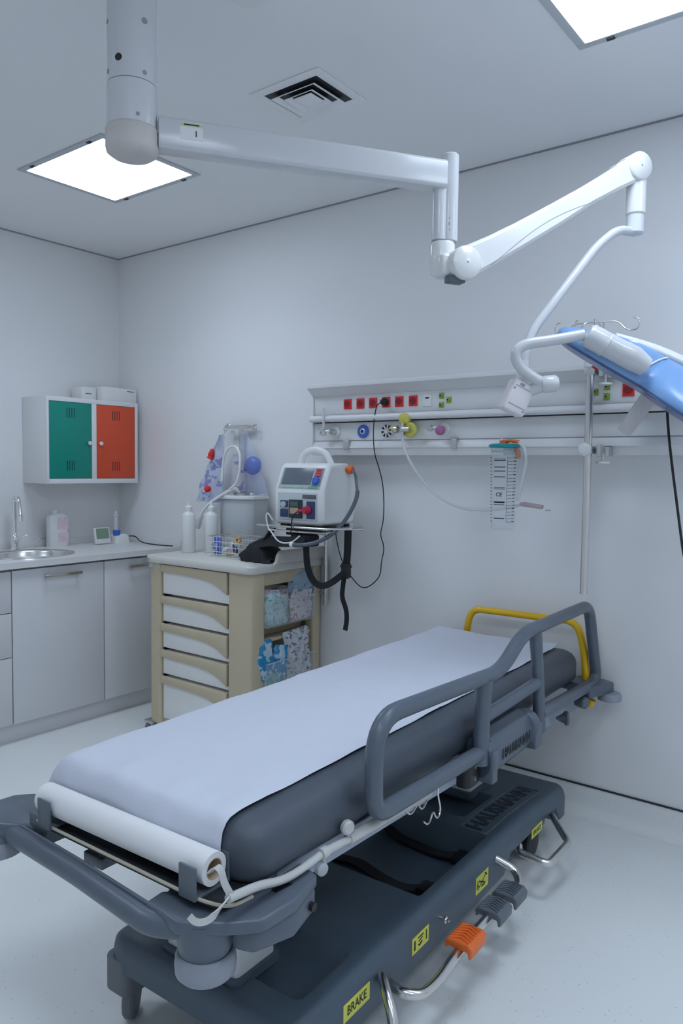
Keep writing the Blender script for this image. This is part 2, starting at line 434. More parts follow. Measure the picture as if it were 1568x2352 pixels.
# add true corners by snapping the nearest outer points
for c in ((.0, -1.62), (.617, -1.62), (.617, -.002), (.0, -.002)):
    i = min(range(n), key=lambda i: (outer[i][0]-c[0])**2+(outer[i][1]-c[1])**2); outer[i] = c
z0, z1 = .880, WT
wt.loft([[(x, y, z1) for x, y in inner], [(x, y, z1) for x, y in outer], [(x, y, z0) for x, y in outer], [(x, y, z0) for x, y in inner]], closed=True)
wk = tag(obj('worktop', wt, M_TOP, angle=30), 'white laminate worktop along the left wall with a round sink cut into it', 'worktop')
obj('upstand', MB().box(.0, .018, -1.62, -.002, WT, WT+.035).box(.018, .617, -.018, -.002, WT, WT+.035), M_TOP, wk, bevel=.002)
obj('edge_seal', MB().box(.560, .600, -1.6, -.01, .8785, .8800), M_DARKGAP, wk, smooth=False)

sk = thing('sink', 'round stainless steel sink set into the white worktop', 'sink', (SX, SY, WT-.13))
def ell(r, z, f=1.16): return [(SX+r*math.cos(2*math.pi*k/48), SY+r*f*math.sin(2*math.pi*k/48), z) for k in range(48)]
obj('bowl', MB().loft([ell(.214, WT+.0005), ell(.212, WT+.004), ell(.195, WT+.003), ell(.188, WT-.01), ell(.18, WT-.10), ell(.15, WT-.125), ell(.03, WT-.13)], cap=False), M_STEEL, sk, solidify=.001, angle=60)
obj('drain', MB().cyl((SX, SY, WT-.131), (SX, SY, WT-.127), .03), M_CHROME, sk)
fx, fy = .085, -.765
ft = thing('tap', 'chrome swan-neck mixer tap standing behind the round sink', 'tap', (fx, fy, WT))
obj('base', MB().lathe([(.024, 0), (.024, .008), (.020, .012), (.020, .075), (.017, .082), (.010, .085)], (fx, fy, WT)), M_CHROME, ft)
obj('spout', MB().tube(fillet([(fx, fy, WT+.08), (fx, fy, WT+.295), (fx+.06, fy-.01, WT+.295), (fx+.085, fy-.013, WT+.20)], .06, 10), .0125), M_CHROME, ft)
obj('nozzle', MB().cyl((fx+.085, fy-.013, WT+.20), (fx+.087, fy-.013, WT+.165), .014), M_CHROME, ft)
obj('lever', MB().tube([(fx+.008, fy+.004, WT+.05), (fx+.055, fy+.03, WT+.085), (fx+.075, fy+.05, WT+.083)], [.010, .008, .004]).tube([(fx, fy, WT+.05), (fx+.05, fy-.03, WT+.0155)], [.017, .012]), M_CHROME, ft)
tag(obj('thin_wire_holder', MB().tube(smooth_pts([(.05, -.62, WT+.004), (.05, -.60, WT+.055), (.05, -.55, WT+.05), (.06, -.50, WT+.03)], 2), .0022), M_STEEL), 'thin bent steel rod lying between the tap and the white jug bottle', 'rod')

# white detergent bottle
bx, by = .085, -.50
bt = thing('detergent_bottle', 'white rectangular plastic bottle with a pink printed label beside the sink', 'bottle', (bx, by, WT))
R = lambda a, b, z, r: [(bx+p[0], by+p[1], z) for p in rrect(-a, a, -b, b, r)]
obj('body', MB().loft([R(.030, .058, WT, .02), R(.032, .060, WT+.005, .02), R(.032, .060, WT+.165, .02), R(.030, .055, WT+.18, .02), R(.02, .03, WT+.195, .012), R(.014, .014, WT+.198, .0139)]), M_SOAP, bt, angle=50)
obj('cap', MB().lathe([(.017, 0), (.017, .022), (.014, .026)], (bx, by-.012, WT+.192)), M_SOAP, bt)
lb = MB().box(bx+.032, bx+.0326, by-.018, by+.054, WT+.10, WT+.172).box(bx+.032, bx+.0326, by-.012, by+.054, WT+.03, WT+.085)
obj('label', lb, M_PINKL, bt, smooth=False, label='pink and white printed label')

# digital thermometer on a stand
tx, ty = .16, -.245
tm = thing('thermometer', 'small white digital thermometer with a green display on the worktop', 'thermometer', (tx, ty, WT))
obj('case', MB().obox((tx, ty, WT+.052), (.97, -.0, .18), (0, 1, 0), (-.18, 0, .97), .008, .054, .050), M_WHITE, tm, bevel=.004)
obj('display', MB().obox((tx+.0075, ty, WT+.066), (.97, 0, .18), (0, 1, 0), (-.18, 0, .97), .001, .044, .031), M_LCD, tm, smooth=False, label='pale green liquid crystal display')
obj('stand', MB().box(tx-.055, tx-.02, ty-.02, ty+.02, WT, WT+.03), M_WHITE, tm, bevel=.003)
# small humidifier / nebuliser
nx, ny = .15, -.115
nb = thing('nebulizer', 'small white table device with a blue cup and clear tube in the worktop corner', 'nebulizer', (nx, ny, WT))
obj('body', MB().loft([[(nx+p[0], ny+p[1], WT) for p in rrect(-.05, .05, -.055, .055, .02)], [(nx+p[0], ny+p[1], WT+.045) for p in rrect(-.045, .045, -.05, .05, .02)], [(nx+p[0], ny+p[1], WT+.055) for p in rrect(-.035, .035, -.035, .035, .02)]]), M_WHITE, nb, angle=40)
obj('cup', MB().lathe([(.020, 0), (.024, .03), (.02, .034)], (nx+.02, ny-.03, WT+.048)), M_BLUED, nb)
obj('tube', MB().lathe([(.013, 0), (.013, .09), (.017, .093), (.017, .105), (.011, .108), (.011, .125)], (nx+.01, ny-.03, WT+.075)), M_TUBE, nb)
obj('flex', MB().tube(smooth_pts([(nx+.03, ny+.045, WT+.04), (nx+.08, ny+.07, WT+.042), (nx+.2, ny+.01, WT+.012), (nx+.36, ny+.03, WT+.006), (nx+.44, ny+.06, WT+.006)], 3), .0035), M_BLACK, nb, label='thin black lead')

# wall cabinet, first aid type with green and orange doors
wc = thing('wall_cabinet', 'white metal wall cabinet with one green and one orange door above the worktop', 'cabinet', (.125, -.34, 1.28))
CX, cy0, cy1, cz0, cz1 = .25, -.662, -.045, 1.285, 1.776
cb = MB(); cb.box(.0, CX-.012, cy0, cy1, cz0, cz1)
obj('body', cb, M_PANEL, wc, bevel=.002)
ff = MB(); F = CX-.012
ff.box(F, CX, cy0, cy0+.016, cz0, cz1).box(F, CX, cy1-.020, cy1, cz0, cz1).box(F, CX, cy0+.016, cy1-.02, cz0, cz0+.028).box(F, CX, cy0+.016, cy1-.02, cz1-.026, cz1).box(F, CX, -.371, -.340, cz0+.028, cz1-.026)
obj('face_frame', ff, M_PANEL, wc, bevel=.001)
for (a, b, m, kn, lb) in ((cy0+.0175, -.3725, M_GREEN, -.392, 'green door'), (-.3385, cy1-.0215, M_ORDOOR, -.315, 'orange-red door')):
    d = obj('door', MB().box(F, CX-.002, a, b, cz0+.030, cz1-.028), m, wc, bevel=.001, label=lb)
    mid = (a+b)/2
    for zz in (cz1-.115, cz0+.075):
        sl = MB()
        for k in range(4): sl.box(CX-.0025, CX-.0012, mid-.026+k*.0155, mid-.022+k*.0155, zz, zz+.055)
        obj('vent_slots', sl, M_BLACK, d, smooth=False)
    obj('knob', MB().lathe([(.006, 0), (.006, .006), (.012, .010), (.012, .016), (.008, .019)], (CX-.002, kn, 1.52), (1, 0, 0), 16), M_WHITE, d)
b1 = thing('dispenser_box', 'long flat white carton lying on the orange-door end of the wall cabinet', 'box', (.12, -.12, cz1))
obj('body', MB().box(.03, .20, -.265, -.015, cz1+.001, cz1+.088), M_WHITE, b1, bevel=.003)
obj('print', MB().box(.2001, .2004, -.085, -.035, cz1+.070, cz1+.074), M_INK, b1, smooth=False)
b2 = thing('dispenser_box', 'smaller white carton standing on the green-door end of the wall cabinet', 'box', (.12, -.34, cz1))
obj('body', MB().box(.05, .15, -.372, -.272, cz1+.001, cz1+.080), M_WHITE, b2, bevel=.003)
obj('print', MB().box(.1501, .1504, -.345, -.305, cz1+.040, cz1+.044), M_INK, b2, smooth=False)

# ================================================================== SERVICE RAIL ON THE BACK WALL
SP = thing('medical_supply_rail', 'long white wall-mounted supply rail with red sockets and gas outlets', 'supply rail', (3.2, 0, 1.45))
PX0, PX1 = 1.705, 4.9
obj('top_shelf', MB().prism([(0, 1.812), (-.14, 1.800), (-.145, 1.795), (-.145, 1.780), (-.138, 1.776), (-.095, 1.742), (0, 1.742)], 'x', PX0-.006, PX1), M_PANEL, SP, bevel=.001)
obj('upper_panel', MB().prism([(0, 1.742), (-.092, 1.742), (-.090, 1.655), (-.086, 1.648), (0, 1.648)], 'x', PX0, PX1), M_PANEL, SP, bevel=.001)
obj('rail_tube', MB().cyl((PX0-.002, -.112, 1.632), (PX1, -.112, 1.632), .0165, 20).box(PX0+.01, PX1, -.10, 0, 1.622, 1.642), M_PANEL, SP)
obj('lower_panel', MB().prism([(0, 1.618), (-.088, 1.612), (-.088, 1.527), (0, 1.527)], 'x', PX0, PX1), M_PANEL, SP, bevel=.001)
obj('seam', MB().box(PX0, PX1, -.0885, 0, 1.523, 1.527).box(PX0, PX1, -.0905, -.05, 1.646, 1.6485), M_GAP, SP, smooth=False)
obj('bottom_ledge', MB().prism([(0, 1.523), (-.088, 1.523), (-.096, 1.512), (-.104, 1.490), (-.098, 1.486), (-.094, 1.455), (0, 1.455)], 'x', PX0, PX1), M_PANEL, SP, bevel=.001)
obj('end_cap', MB().box(PX0-.008, PX0, -.10, 0, 1.455, 1.742), M_PANEL, SP, bevel=.002)
for i, x in enumerate([1.914, 1.990, 2.063, 2.137, 2.209, 2.284, 3.233, 3.310]):
    s = obj('socket', MB().box(x-.022, x+.022, -.0965, -.0905, 1.676, 1.724), M_RED, SP, bevel=.002, label='red power socket')
    mb = MB().lathe([(.0175, 0), (.0175, .0012)], (x, -.0965, 1.700), (0, -1, 0), 20)
    obj('recess', mb, M_REDD, s)
    obj('pin_holes', MB().cyl((x-.007, -.0977, 1.70), (x-.007, -.0982, 1.70), .0025, 8).cyl((x+.007, -.0977, 1.70), (x+.007, -.0982, 1.70), .0025, 8), M_BLACK, s)
s = obj('data_socket', MB().box(2.335, 2.380, -.095, -.0905, 1.672, 1.724), M_WHITE, SP, bevel=.002, label='white data socket')
obj('port', MB().box(2.349, 2.367, -.0957, -.0948, 1.706, 1.713), M_BLACK, s, smooth=False)
for x, z in ((2.430, 1.716), (2.467, 1.696), (2.430, 1.676), (3.108, 1.697), (3.152, 1.716), (3.152, 1.678)):
    s = obj('earth_stud', MB().box(x-.012, x+.012, -.0935, -.0905, z-.013, z+.013).cyl((x, -.093, z), (x, -.102, z), .008, 12), M_GREENL, SP, bevel=.001, label='lime green earth bonding stud')
    obj('stud_pin', MB().cyl((x, -.102, z), (x, -.106, z), .0035, 10), M_BLACK, s)
def outlet(x, z, mring, lab):
    s = obj('gas_outlet', MB().lathe([(.031, 0), (.031, .008), (.027, .011), (.016, .011), (.016, .006)], (x, -.088, z), (0, -1, 0), 28), mring, SP, label=lab)
    obj('inlet', MB().lathe([(.0145, 0), (.0145, .010), (.008, .012), (.008, .006)], (x, -.088, z), (0, -1, 0), 20), M_STEEL, s)
    obj('bore', MB().cyl((x, -.099, z), (x, -.1005, z), .006, 12), M_BLACK, s)
outlet(2.007, 1.568, M_BLUED, 'blue gas outlet')
# black and white quartered ring
s = obj('gas_outlet', MB().lathe([(.031, 0), (.031, .008), (.027, .011), (.016, .011), (.016, .006)], (2.147, -.088, 1.567), (0, -1, 0), 28), M_WHITE, SP, label='black and white ringed gas outlet')
q = MB()
for k in range(8):
    a0 = math.radians(45*k); 
    ring = []
    for da in (0, 8, 16, 24): ring.append(math.radians(45*k+da))
    pts_o = [(2.147+.0295*math.cos(a), 1.567+.0295*math.sin(a)) for a in ring]; pts_i = [(2.147+.017*math.cos(a), 1.567+.017*math.sin(a)) for a in reversed(ring)]
    q.prism(pts_o+pts_i, 'y', -.1000, -.0975)
obj('ring_marks', q, M_BLACK, s, smooth=False)
obj('inlet', MB().lathe([(.014, 0), (.014, .013), (.007, .014)], (2.147, -.088, 1.567), (0, -1, 0), 20), M_STEEL, s)
for x in (1.839, 2.277, 2.446):
    obj('gas_outlet', MB().lathe([(.029, 0), (.029, .006), (.024, .009), (.012, .009)], (x, -.088, 1.570), (0, -1, 0), 28), M_WHITE, SP, label='white gas outlet collar')
for x in (1.915, 2.50):
    obj('ledge_clip', MB().box(x-.016, x+.016, -.110, -.085, 1.484, 1.528), M_ALU, SP, bevel=.003)

# things plugged into it
t = thing('oxygen_flowmeter', 'clear upright flowmeter plugged into the leftmost gas outlet of the rail', 'flowmeter', (1.80, -.13, 1.53))
obj('connector', MB().cyl((1.839, -.094, 1.570), (1.839, -.132, 1.570), .013).cyl((1.839, -.125, 1.570), (1.800, -.130, 1.570), .007).lathe([(.010, 0), (.014, .01), (.014, .025), (.01, .03)], (1.797, -.13, 1.548)), M_STEEL, t)
obj('flow_tube', MB().cyl((1.797, -.13, 1.578), (1.797, -.13, 1.685), .007), M_TUBE, t)
obj('knob', MB().cyl((1.839, -.132, 1.570), (1.839, -.150, 1.570), .011).cyl((1.783, -.13, 1.565), (1.772, -.13, 1.565), .009), M_CLEARB, t)
vr = thing('vacuum_regulator', 'pale yellow vacuum regulator with hose plugged into the supply rail', 'regulator', (2.277, -.13, 1.54))
obj('body', MB().lathe([(.020, 0), (.020, .018), (.032, .020), (.034, .035), (.028, .040)], (2.290, -.094, 1.568), (0, -1, 0), 28), M_YELP, vr)
obj('gauge', MB().lathe([(.010, 0), (.026, .002), (.027, .022), (.022, .024)], (2.262, -.112, 1.618), (0, -1, 0), 28), M_YELP, vr, label='round pale yellow gauge')
obj('metal_core', MB().cyl((2.262, -.142, 1.570), (2.300, -.142, 1.570), .013).cyl((2.262, -.142, 1.54), (2.262, -.142, 1.60), .008).lathe([(.010, 0), (.018, .004), (.018, .016)], (2.240, -.142, 1.570), (-1, 0, 0)), M_STEEL, vr)
obj('side_knob', MB().lathe([(.008, 0), (.013, .003), (.013, .018), (.009, .02)], (2.225, -.142, 1.572), (-1, 0, 0)), M_YELP, vr)
pr = thing('pink_regulator', 'small regulator with a magenta knob on the right-hand gas outlet', 'regulator', (2.446, -.13, 1.54))
obj('connector', MB().cyl((2.446, -.094, 1.57), (2.446, -.135, 1.57), .014).cyl((2.41, -.13, 1.574), (2.446, -.13, 1.574), .009).cyl((2.402, -.128, 1.572), (2.402, -.146, 1.572), .014), M_STEEL, pr)
obj('knob', MB().lathe([(.016, 0), (.021, .004), (.021, .02), (.015, .024)], (2.455, -.130, 1.562), (0, -1, 0), 12), M_PINK, pr)
# suction canister
CXX, CYY = 2.775, -.175
sn = thing('suction_canister', 'clear graduated suction canister with a teal lid hanging below the supply rail', 'canister', (CXX, CYY, 1.15))
obj('jar', MB().lathe([(.040, 0), (.046, .006), (.047, .02), (.054, .325), (.056, .335)], (CXX, CYY, 1.15), n=40, cap=False).lathe([(.001, .004), (.045, .004)], (CXX, CYY, 1.15), n=40, cap=False), M_CLEAR, sn, solidify=.002, angle=60)
ld = obj('lid', MB().lathe([(.056, 0), (.063, .002), (.063, .011), (.052, .015), (.020, .018)], (CXX, CYY, 1.484), n=40), M_TEAL, sn, label='teal lid')
obj('lid_skirt', MB().lathe([(.052, 0), (.0535, .006)], (CXX, CYY, 1.466), n=40), mat('pale_teal', (.3, .6, .62), .4, alpha=.6), ld)
obj('port', MB().cyl((CXX, CYY, 1.50), (CXX, CYY, 1.512), .014).tube([(CXX-.014, CYY, 1.508), (CXX+.03, CYY-.01, 1.512), (CXX+.068, CYY-.015, 1.506)], .007), M_ORANGE, ld)
obj('hook', MB().tube(smooth_pts([(CXX-.016, CYY-.01, 1.50), (CXX-.02, CYY-.01, 1.525), (CXX-.008, CYY-.01, 1.528), (CXX-.006, CYY-.01, 1.505)], 2), .0022), M_STEEL, ld)
tk = MB(); tk2 = MB()
def on_jar(a, z): # point on the jar surface at compass angle a, height z
    r = .047+.007*(z-1.17)/.305+.0018
    return V(CXX+r*math.sin(a), CYY-r*math.cos(a), z)
def arcmark(mb, a0, a1, z, h):
    m = max(2, int(abs(a1-a0)/.12)); 
    mb.loft([[on_jar(a0+(a1-a0)*i/m, z), on_jar(a0+(a1-a0)*i/m, z+h), on_jar(a0+(a1-a0)*i/m, z+h)+V(0, -.0004, 0), on_jar(a0+(a1-a0)*i/m, z)+V(0, -.0004, 0)] for i in range(m+1)])
for k in range(20):
    z = 1.185+k*.0135
    arcmark(tk, .74, 1.10, z, .0014); arcmark(tk, 1.18, 1.50, z, .0022 if k % 2 else .0034); arcmark(tk, -1.10, -.62, z, .0024)
arcmark(tk, .69, .71, 1.185, .262)
for z, h in ((1.43, .004), (1.437, .0015), (1.404, .003), (1.388, .003), (1.365, .003), (1.323, .0015), (1.317, .002), (1.262, .006), (1.254, .002), (1.198, .004)):
    arcmark(tk, -.35, .55, z, h)
obj('scale_marks', tk, M_INK, sn, smooth=False, label='printed black graduation marks')
cm = MB(); text_mesh(cm, 'CE', on_jar(.10, 1.295)+V(0, -.001, 0), (1, .10, 0), (0, 0, 1), .022)
obj('ce_mark', cm, M_INK, sn, smooth=False)
obj('side_port', MB().tube(smooth_pts([(CXX+.050, CYY-.01, 1.475), (CXX+.066, CYY-.012, 1.47), (CXX+.066, CYY-.012, 1.44)], 2), .009), mat('pale_orange', (.62, .25, .15), .4, alpha=.7), sn)
obj('side_hose', MB().tube(smooth_pts([(CXX+.066, CYY-.015, 1.505), (CXX+.098, CYY-.015, 1.48), (CXX+.100, CYY-.012, 1.41), (CXX+.080, CYY-.008, 1.34), (CXX+.066, CYY-.005, 1.27)], 3), .0065), M_TUBE, sn)
obj('rail_bracket', MB().box(CXX-.03, CXX+.03, -.125, -.096, 1.455, 1.483), M_CLEARB, sn, bevel=.003)
tag(obj('suction_hose', MB().tube(smooth_pts([(2.262, -.142, 1.538), (2.268, -.145, 1.50), (2.30, -.15, 1.44), (2.35, -.15, 1.37), (2.43, -.15, 1.29), (2.54, -.15, 1.235), (2.64, -.14, 1.222), (2.76, -.112, 1.235), (2.84, -.15, 1.256)], 3), .0065), M_TUBE), 'translucent hose sagging from the yellow regulator to behind the suction canister', 'hose')
tag(obj('suction_connector', MB().tube([(2.84, -.15, 1.257), (2.86, -.155, 1.257), (2.94, -.17, 1.250)], [.008, .010, .009]).box(2.955, 2.975, -.178, -.170, 1.236, 1.240), mat('smoky_pink_plastic', (.55, .40, .42), .3, alpha=.6)), 'small translucent pinkish connector lying level behind the suction canister', 'connector')

# infusion pole clamped to the rail
IX, IY = 3.125, -.20
ip = thing('infusion_pole', 'tall stainless infusion pole clamped upright to the supply rail', 'infusion pole', (IX, IY, .93))
obj('pole', MB().cyl((IX, IY, .930), (IX, IY, 1.790), .0145, 24), M_STEEL, ip)
obj('upper_pole', MB().cyl((IX+.012, IY, 1.78), (IX+.012, IY, 1.955), .005, 12), M_STEEL, ip)
obj('collar', MB().lathe([(.017, 0), (.024, .006), (.024, .030), (.017, .036)], (IX, IY, 1.775), n=20), M_SOAP, ip)
obj('adjusting_knob', MB().lathe([(.012, 0), (.027, .006), (.027, .02), (.018, .026)], (IX-.002, IY-.014, 1.474), (0, -1, 0), 6), M_SOAP, ip, bevel=.004, label='white six-lobed clamp knob')
for z, ly in ((1.765, 0), (1.472, 0)):
    c = obj('clamp', MB().box(IX-.02, IX+.02, -.215, -.150, z-.014, z+.014).box(IX+.010, IX+.060, -.150, -.100, z-.022, z+.014).box(IX+.03, IX+.045, -.20, -.15, z-.022, z+.022), M_ALU, ip, bevel=.002)
    obj('screw', MB().cyl((IX+.043, -.16, z-.045), (IX+.043, -.16, z-.012), .005, 12), M_STEEL, c)
    obj('wing_knob', MB().lathe([(.01, 0), (.026, .003), (.026, .009), (.01, .012)], (IX+.043, -.16, z-.052), n=20), M_SOAP, c)
hk = IX+.012
for dx, dy in ((1, .28), (-1, -.28), (-.78, -.9), (.25, .9)):
    h = .105 if dx > .5 else .10
    P = [(hk, IY, 1.942), (hk+dx*h*.75, IY+dy*h*.5, 1.942), (hk+dx*h*1.05, IY+dy*h*.6, 1.905), (hk+dx*h*1.45, IY+dy*h*.7, 1.905), (hk+dx*h*1.45, IY+dy*h*.7, 1.945), (hk+dx*h*1.25, IY+dy*h*.7, 1.950)]
    if abs(dy) > .8: P = [(hk+(p[0]-hk)*.55, IY+(p[1]-IY)*.55, p[2]-(.0 if i < 2 else .0)) for i, p in enumerate(P)]
    obj('hook', MB().tube(fillet(P, .022, 6), .0028, 8), M_STEEL, ip)

# ================================================================== BEIGE TROLLEY
X0, X1, Y0, Y1 = .965, 1.702, -.521, -.02
TR = thing('medical_trolley', 'beige medical trolley with five white drawers against the back wall', 'trolley', ((X0+X1)/2, (Y0+Y1)/2, 0))
obj('base', MB().box(X0+.02, X1-.02, Y0+.02, Y1, .055, .10), M_BEIGE, TR, bevel=.01)
pl = MB(); pl.prism(rrect(X0, X0+.085, Y0, Y0+.06, .018, 4), 'z', .06, .905); obj('post', pl, M_BEIGE, TR, angle=50)
pr_ = MB(); pr_.prism([(X1-.155, Y0), (X1-.045, Y0), (X1-.012, Y0+.012), (X1, Y0+.045), (X1, Y0+.085), (X1-.04, Y0+.085), (X1-.155, Y0+.04)], 'z', .06, .905); obj('post', pr_, M_BEIGE, TR, bevel=.006, seg=3)
obj('post', MB().prism(rrect(X1-.06, X1, Y1-.06, Y1, .012, 3), 'z', .06, .905), M_BEIGE, TR)
obj('post', MB().prism(rrect(X0, X0+.06, Y1-.06, Y1, .012, 3), 'z', .06, .905), M_BEIGE, TR)
obj('back_panel', MB().box(X0+.06, X1-.06, Y1-.02, Y1-.005, .10, .905), M_BEIGE, TR, smooth=False)
obj('side_panel', MB().box(X0+.005, X0+.02, Y0+.06, Y1-.06, .10, .905), M_BEIGE, TR, smooth=False)
obj('side_panel', MB().box(X1-.115, X1-.10, Y0+.085, Y1-.02, .10, .905).box(X1-.10, X1-.012, Y0+.085, Y1-.06, .835, .905).box(X1-.1, X1-.02, Y0+.085, Y1-.06, .56, .575), M_BEIGE, TR, bevel=.002)
obj('inner_shell', MB().box(X0+.086, X0+.092, Y0+.02, Y1-.03, .10, .90).box(X1-.163, X1-.157, Y0+.02, Y1-.03, .10, .90), M_DARKGAP, TR, smooth=False)
zt = [.865, .733, .591, .455, .318, .085]
dx0, dx1 = X0+.093, X1-.163
for i in range(5):
    a, b = zt[i]-.003, zt[i+1]+.008
    if i == 0: a = .893
    dr = obj('drawer', MB().box(dx0, dx1, Y0+.012, Y1-.08, b, a-.006), M_DRAWER, TR, bevel=.003)
    ztop = a
    arc = [(dx0, ztop), (dx1, ztop)]
    low = [(dx0+(dx1-dx0)*f, ztop-hh) for f, hh in ((1., .108), (.97, .098), (.90, .080), (.82, .064), (.72, .052), (.55, .044), (.30, .040), (0., .038))]
    obj('handle', MB().prism(arc+low, 'y', Y0-.006, Y0+.012), M_BEIGE, dr, bevel=.003, label='arched beige drawer pull')
top = obj('top', MB().loft([[(p[0], p[1], z) for p in rrect(X0-.018+i_, X1+.014-i_, Y0-.022+i_, Y1+.01-i_, .04)] for z, i_ in ((.897, .012), (.900, .002), (.906, 0), (.930, 0), (.935, .004))]), M_TRAY, TR, angle=45, label='off-white moulded top')
obj('riser', MB().prism([(Y0+.14, .934), (Y0+.155, .945), (Y0+.165, .975), (Y0+.18, .992), (Y0+.20, .997), (Y1+.008, .997), (Y1+.008, .934)], 'x', X1-.008, X1+.013).box(X0, X1, Y1-.008, Y1+.008, .934, .985), M_TRAY, top, bevel=.004, seg=3)
obj('corner_guard', MB().cyl((X0+.02, Y0+.01, .872), (X0+.02, Y0+.01, .897), .022).cyl((X0+.075, Y0+.004, .872), (X0+.075, Y0+.004, .897), .012), M_CLEARB, top)
obj('lock', MB().cyl((X0+.02, Y0-.024, .915), (X0+.02, Y0-.02, .915), .008), M_STEEL, top)
for (x, y) in ((X0-.01, Y0+.0), (X1-.03, Y0+.03), (X0+.02, Y1-.04), (X1-.03, Y1-.04)):
    c = obj('caster', MB().box(x-.02, x+.045, y-.015, y+.03, .05, .064).box(x-.012, x-.006, y-.01, y+.03, .02, .055).box(x+.026, x+.032, y-.01, y+.03, .02, .055), M_ALU, TR, bevel=.002)
    obj('wheel', MB().cyl((x-.005, y+.008, .028), (x+.025, y+.008, .028), .0275), M_RUBBER, c)
# side bins
def bin_(z0, z1, lab):
    b = obj('side_bin', MB().box(X1-.10, X1+.028, Y0+.075, Y0+.078, z0, z1).box(X1-.10, X1+.028, Y1-.078, Y1-.075, z0, z1).box(X1+.025, X1+.028, Y0+.078, Y1-.078, z0, z1).box(X1-.10, X1+.025, Y0+.078, Y1-.078, z0, z0+.004), M_CLEAR, TR, smooth=False, label=lab)
    rim = MB().tube([(X1+.027, Y0+.077, z1), (X1+.027, Y1-.077, z1)], .003, 6); obj('rim', rim, M_CLEARB, b)
bin_(.640, .760, 'clear upper side bin'); bin_(.345, .470, 'clear lower side bin')
def pouch(name, c, ax, az, w, h, t, m, par=None, crumple=.0, nu=10, nv=10):
    """pillow-shaped sealed packet: c centre, ax width direction, az height direction"""
    c = Vector(c); ax = Vector(ax).normalized(); az = (Vector(az)-ax*Vector(az).dot(ax)).normalized(); n = ax.cross(az)
    mb = MB(); rr = random.Random(int((c.x*7+c.y*13+c.z*29)*1000))
    ph = [rr.uniform(0, 6) for _ in range(4)]
    for side in (1, -1):
        def f(u, v):
            e = (1-(2*u-1)**4)*(1-(2*v-1)**4)
            k = crumple*(math.sin(u*17+ph[0])*math.sin(v*13+ph[1])+.6*math.sin(u*31+v*9+ph[2]))*(.25+.75*e)
            return c+ax*((u-.5)*w)+az*((v-.5)*h)+n*(side*t/2*e**.6+k)+ax*(.04*w*math.sin(v*9+ph[3])*(1 if crumple else 0))
        mb.grid(f, nu, nv)
    return obj(name, mb, m, par, angle=60)
def wrap_mat(name, base, print_, sc_=40, th=.55, alpha=.9):
    if name in MATS: return MATS[name]
    m = mat(name, base, .25, spec=.6, alpha=alpha); nt = m.node_tree; b = nt.nodes['Principled BSDF']; L = nt.links.new
    tc = nt.nodes.new('ShaderNodeTexCoord'); no = nt.nodes.new('ShaderNodeTexNoise'); no.inputs['Scale'].default_value = sc_; no.inputs['Detail'].default_value = 1
    L(tc.outputs['Object'], no.inputs['Vector']); cr = nt.nodes.new('ShaderNodeValToRGB')
    cr.color_ramp.interpolation = 'CONSTANT'; cr.color_ramp.elements[0].color = (*base, 1); cr.color_ramp.elements[1].color = (*print_, 1); cr.color_ramp.elements[1].position = th
    L(no.outputs['Fac'], cr.inputs[0]); L(cr.outputs[0], b.inputs['Base Color']); return m
WT_TEAL = wrap_mat('wrap_teal', (.62, .74, .76), (.22, .55, .60), 45)
WT_WHITE = wrap_mat('wrap_white', (.80, .80, .82), (.25, .42, .62), 60, .62)
WT_RED = wrap_mat('wrap_red', (.78, .76, .78), (.62, .22, .28), 50, .60)
WT_BLUE = wrap_mat('wrap_blue', (.55, .72, .82), (.02, .30, .60), 28, .48)
WT_CLEAR = wrap_mat('wrap_clear', (.74, .76, .80), (.20, .24, .32), 60, .60, .8)
upper = [(-.425, WT_TEAL, 'teal printed', 'nearest the front corner'), (-.375, WT_WHITE, 'white and blue printed', 'second from the front corner'), (-.325, WT_TEAL, 'pale teal', 'third from the front corner'), (-.275, WT_RED, 'white packet with a pink patch,', 'in the middle'), (-.225, WT_WHITE, 'white printed', 'fourth from the back'), (-.175, WT_RED, 'red striped', 'third from the back'), (-.13, WT_CLEAR, 'grey clear', 'nearest the wall')]
for i, (y, m, c1, c2) in enumerate(upper):
    z = .725+.012*math.sin(i*2.1)
    p = pouch('sterile_packet', (X1-.045+.012*math.cos(i), y, z), (1, .35+.25*math.sin(i*1.7), 0), (.1, .04*math.cos(i*3), 1), .115, .15, .028, m, crumple=.003)
    tag(p, '%s sterile packet %s in the upper trolley bin' % (c1, c2), 'packet', 'packets in the upper side bin')
    p2 = None
tag(pouch('sterile_packet', (X1+.012, -.36, .715), (.05, 1, 0), (0, 0, 1), .13, .14, .014, WT_TEAL, crumple=.002), 'pale teal sterile packet lying flat against the front of the upper side bin', 'packet', 'packets in the upper side bin')
tag(pouch('sterile_packet', (X1+.012, -.20, .715), (-.05, 1, 0), (0, .1, 1), .15, .14, .014, WT_RED, crumple=.002), 'white packet with red print against the wall end front of the upper side bin', 'packet', 'packets in the upper side bin')
tag(pouch('plastic_wrap_bag', (X1-.02, -.155, .820), (.2, 1, .1), (.1, .35, 1), .17, .13, .05, wrap_mat('wrap_bag_blue', (.45, .60, .75), (.05, .20, .45), 18, .6, .8), crumple=.008), 'crumpled clear bag with blue print sticking out on top of the upper side bin', 'bag')
tag(pouch('face_mask_pack', (X1-.01, -.425, .475), (.1, 1, .15), (0, -.1, 1), .11, .20, .05, WT_BLUE, crumple=.006), 'bright blue and white packet standing in the front of the lower side bin', 'packet', 'packets in the lower side bin')
tag(pouch('face_mask_pack', (X1+.0, -.335, .445), (.1, 1, -.2), (0, .35, 1), .09, .19, .045, WT_BLUE, crumple=.006), 'blue packet leaning to the right in the lower side bin, beside the grey bag', 'packet', 'packets in the lower side bin')
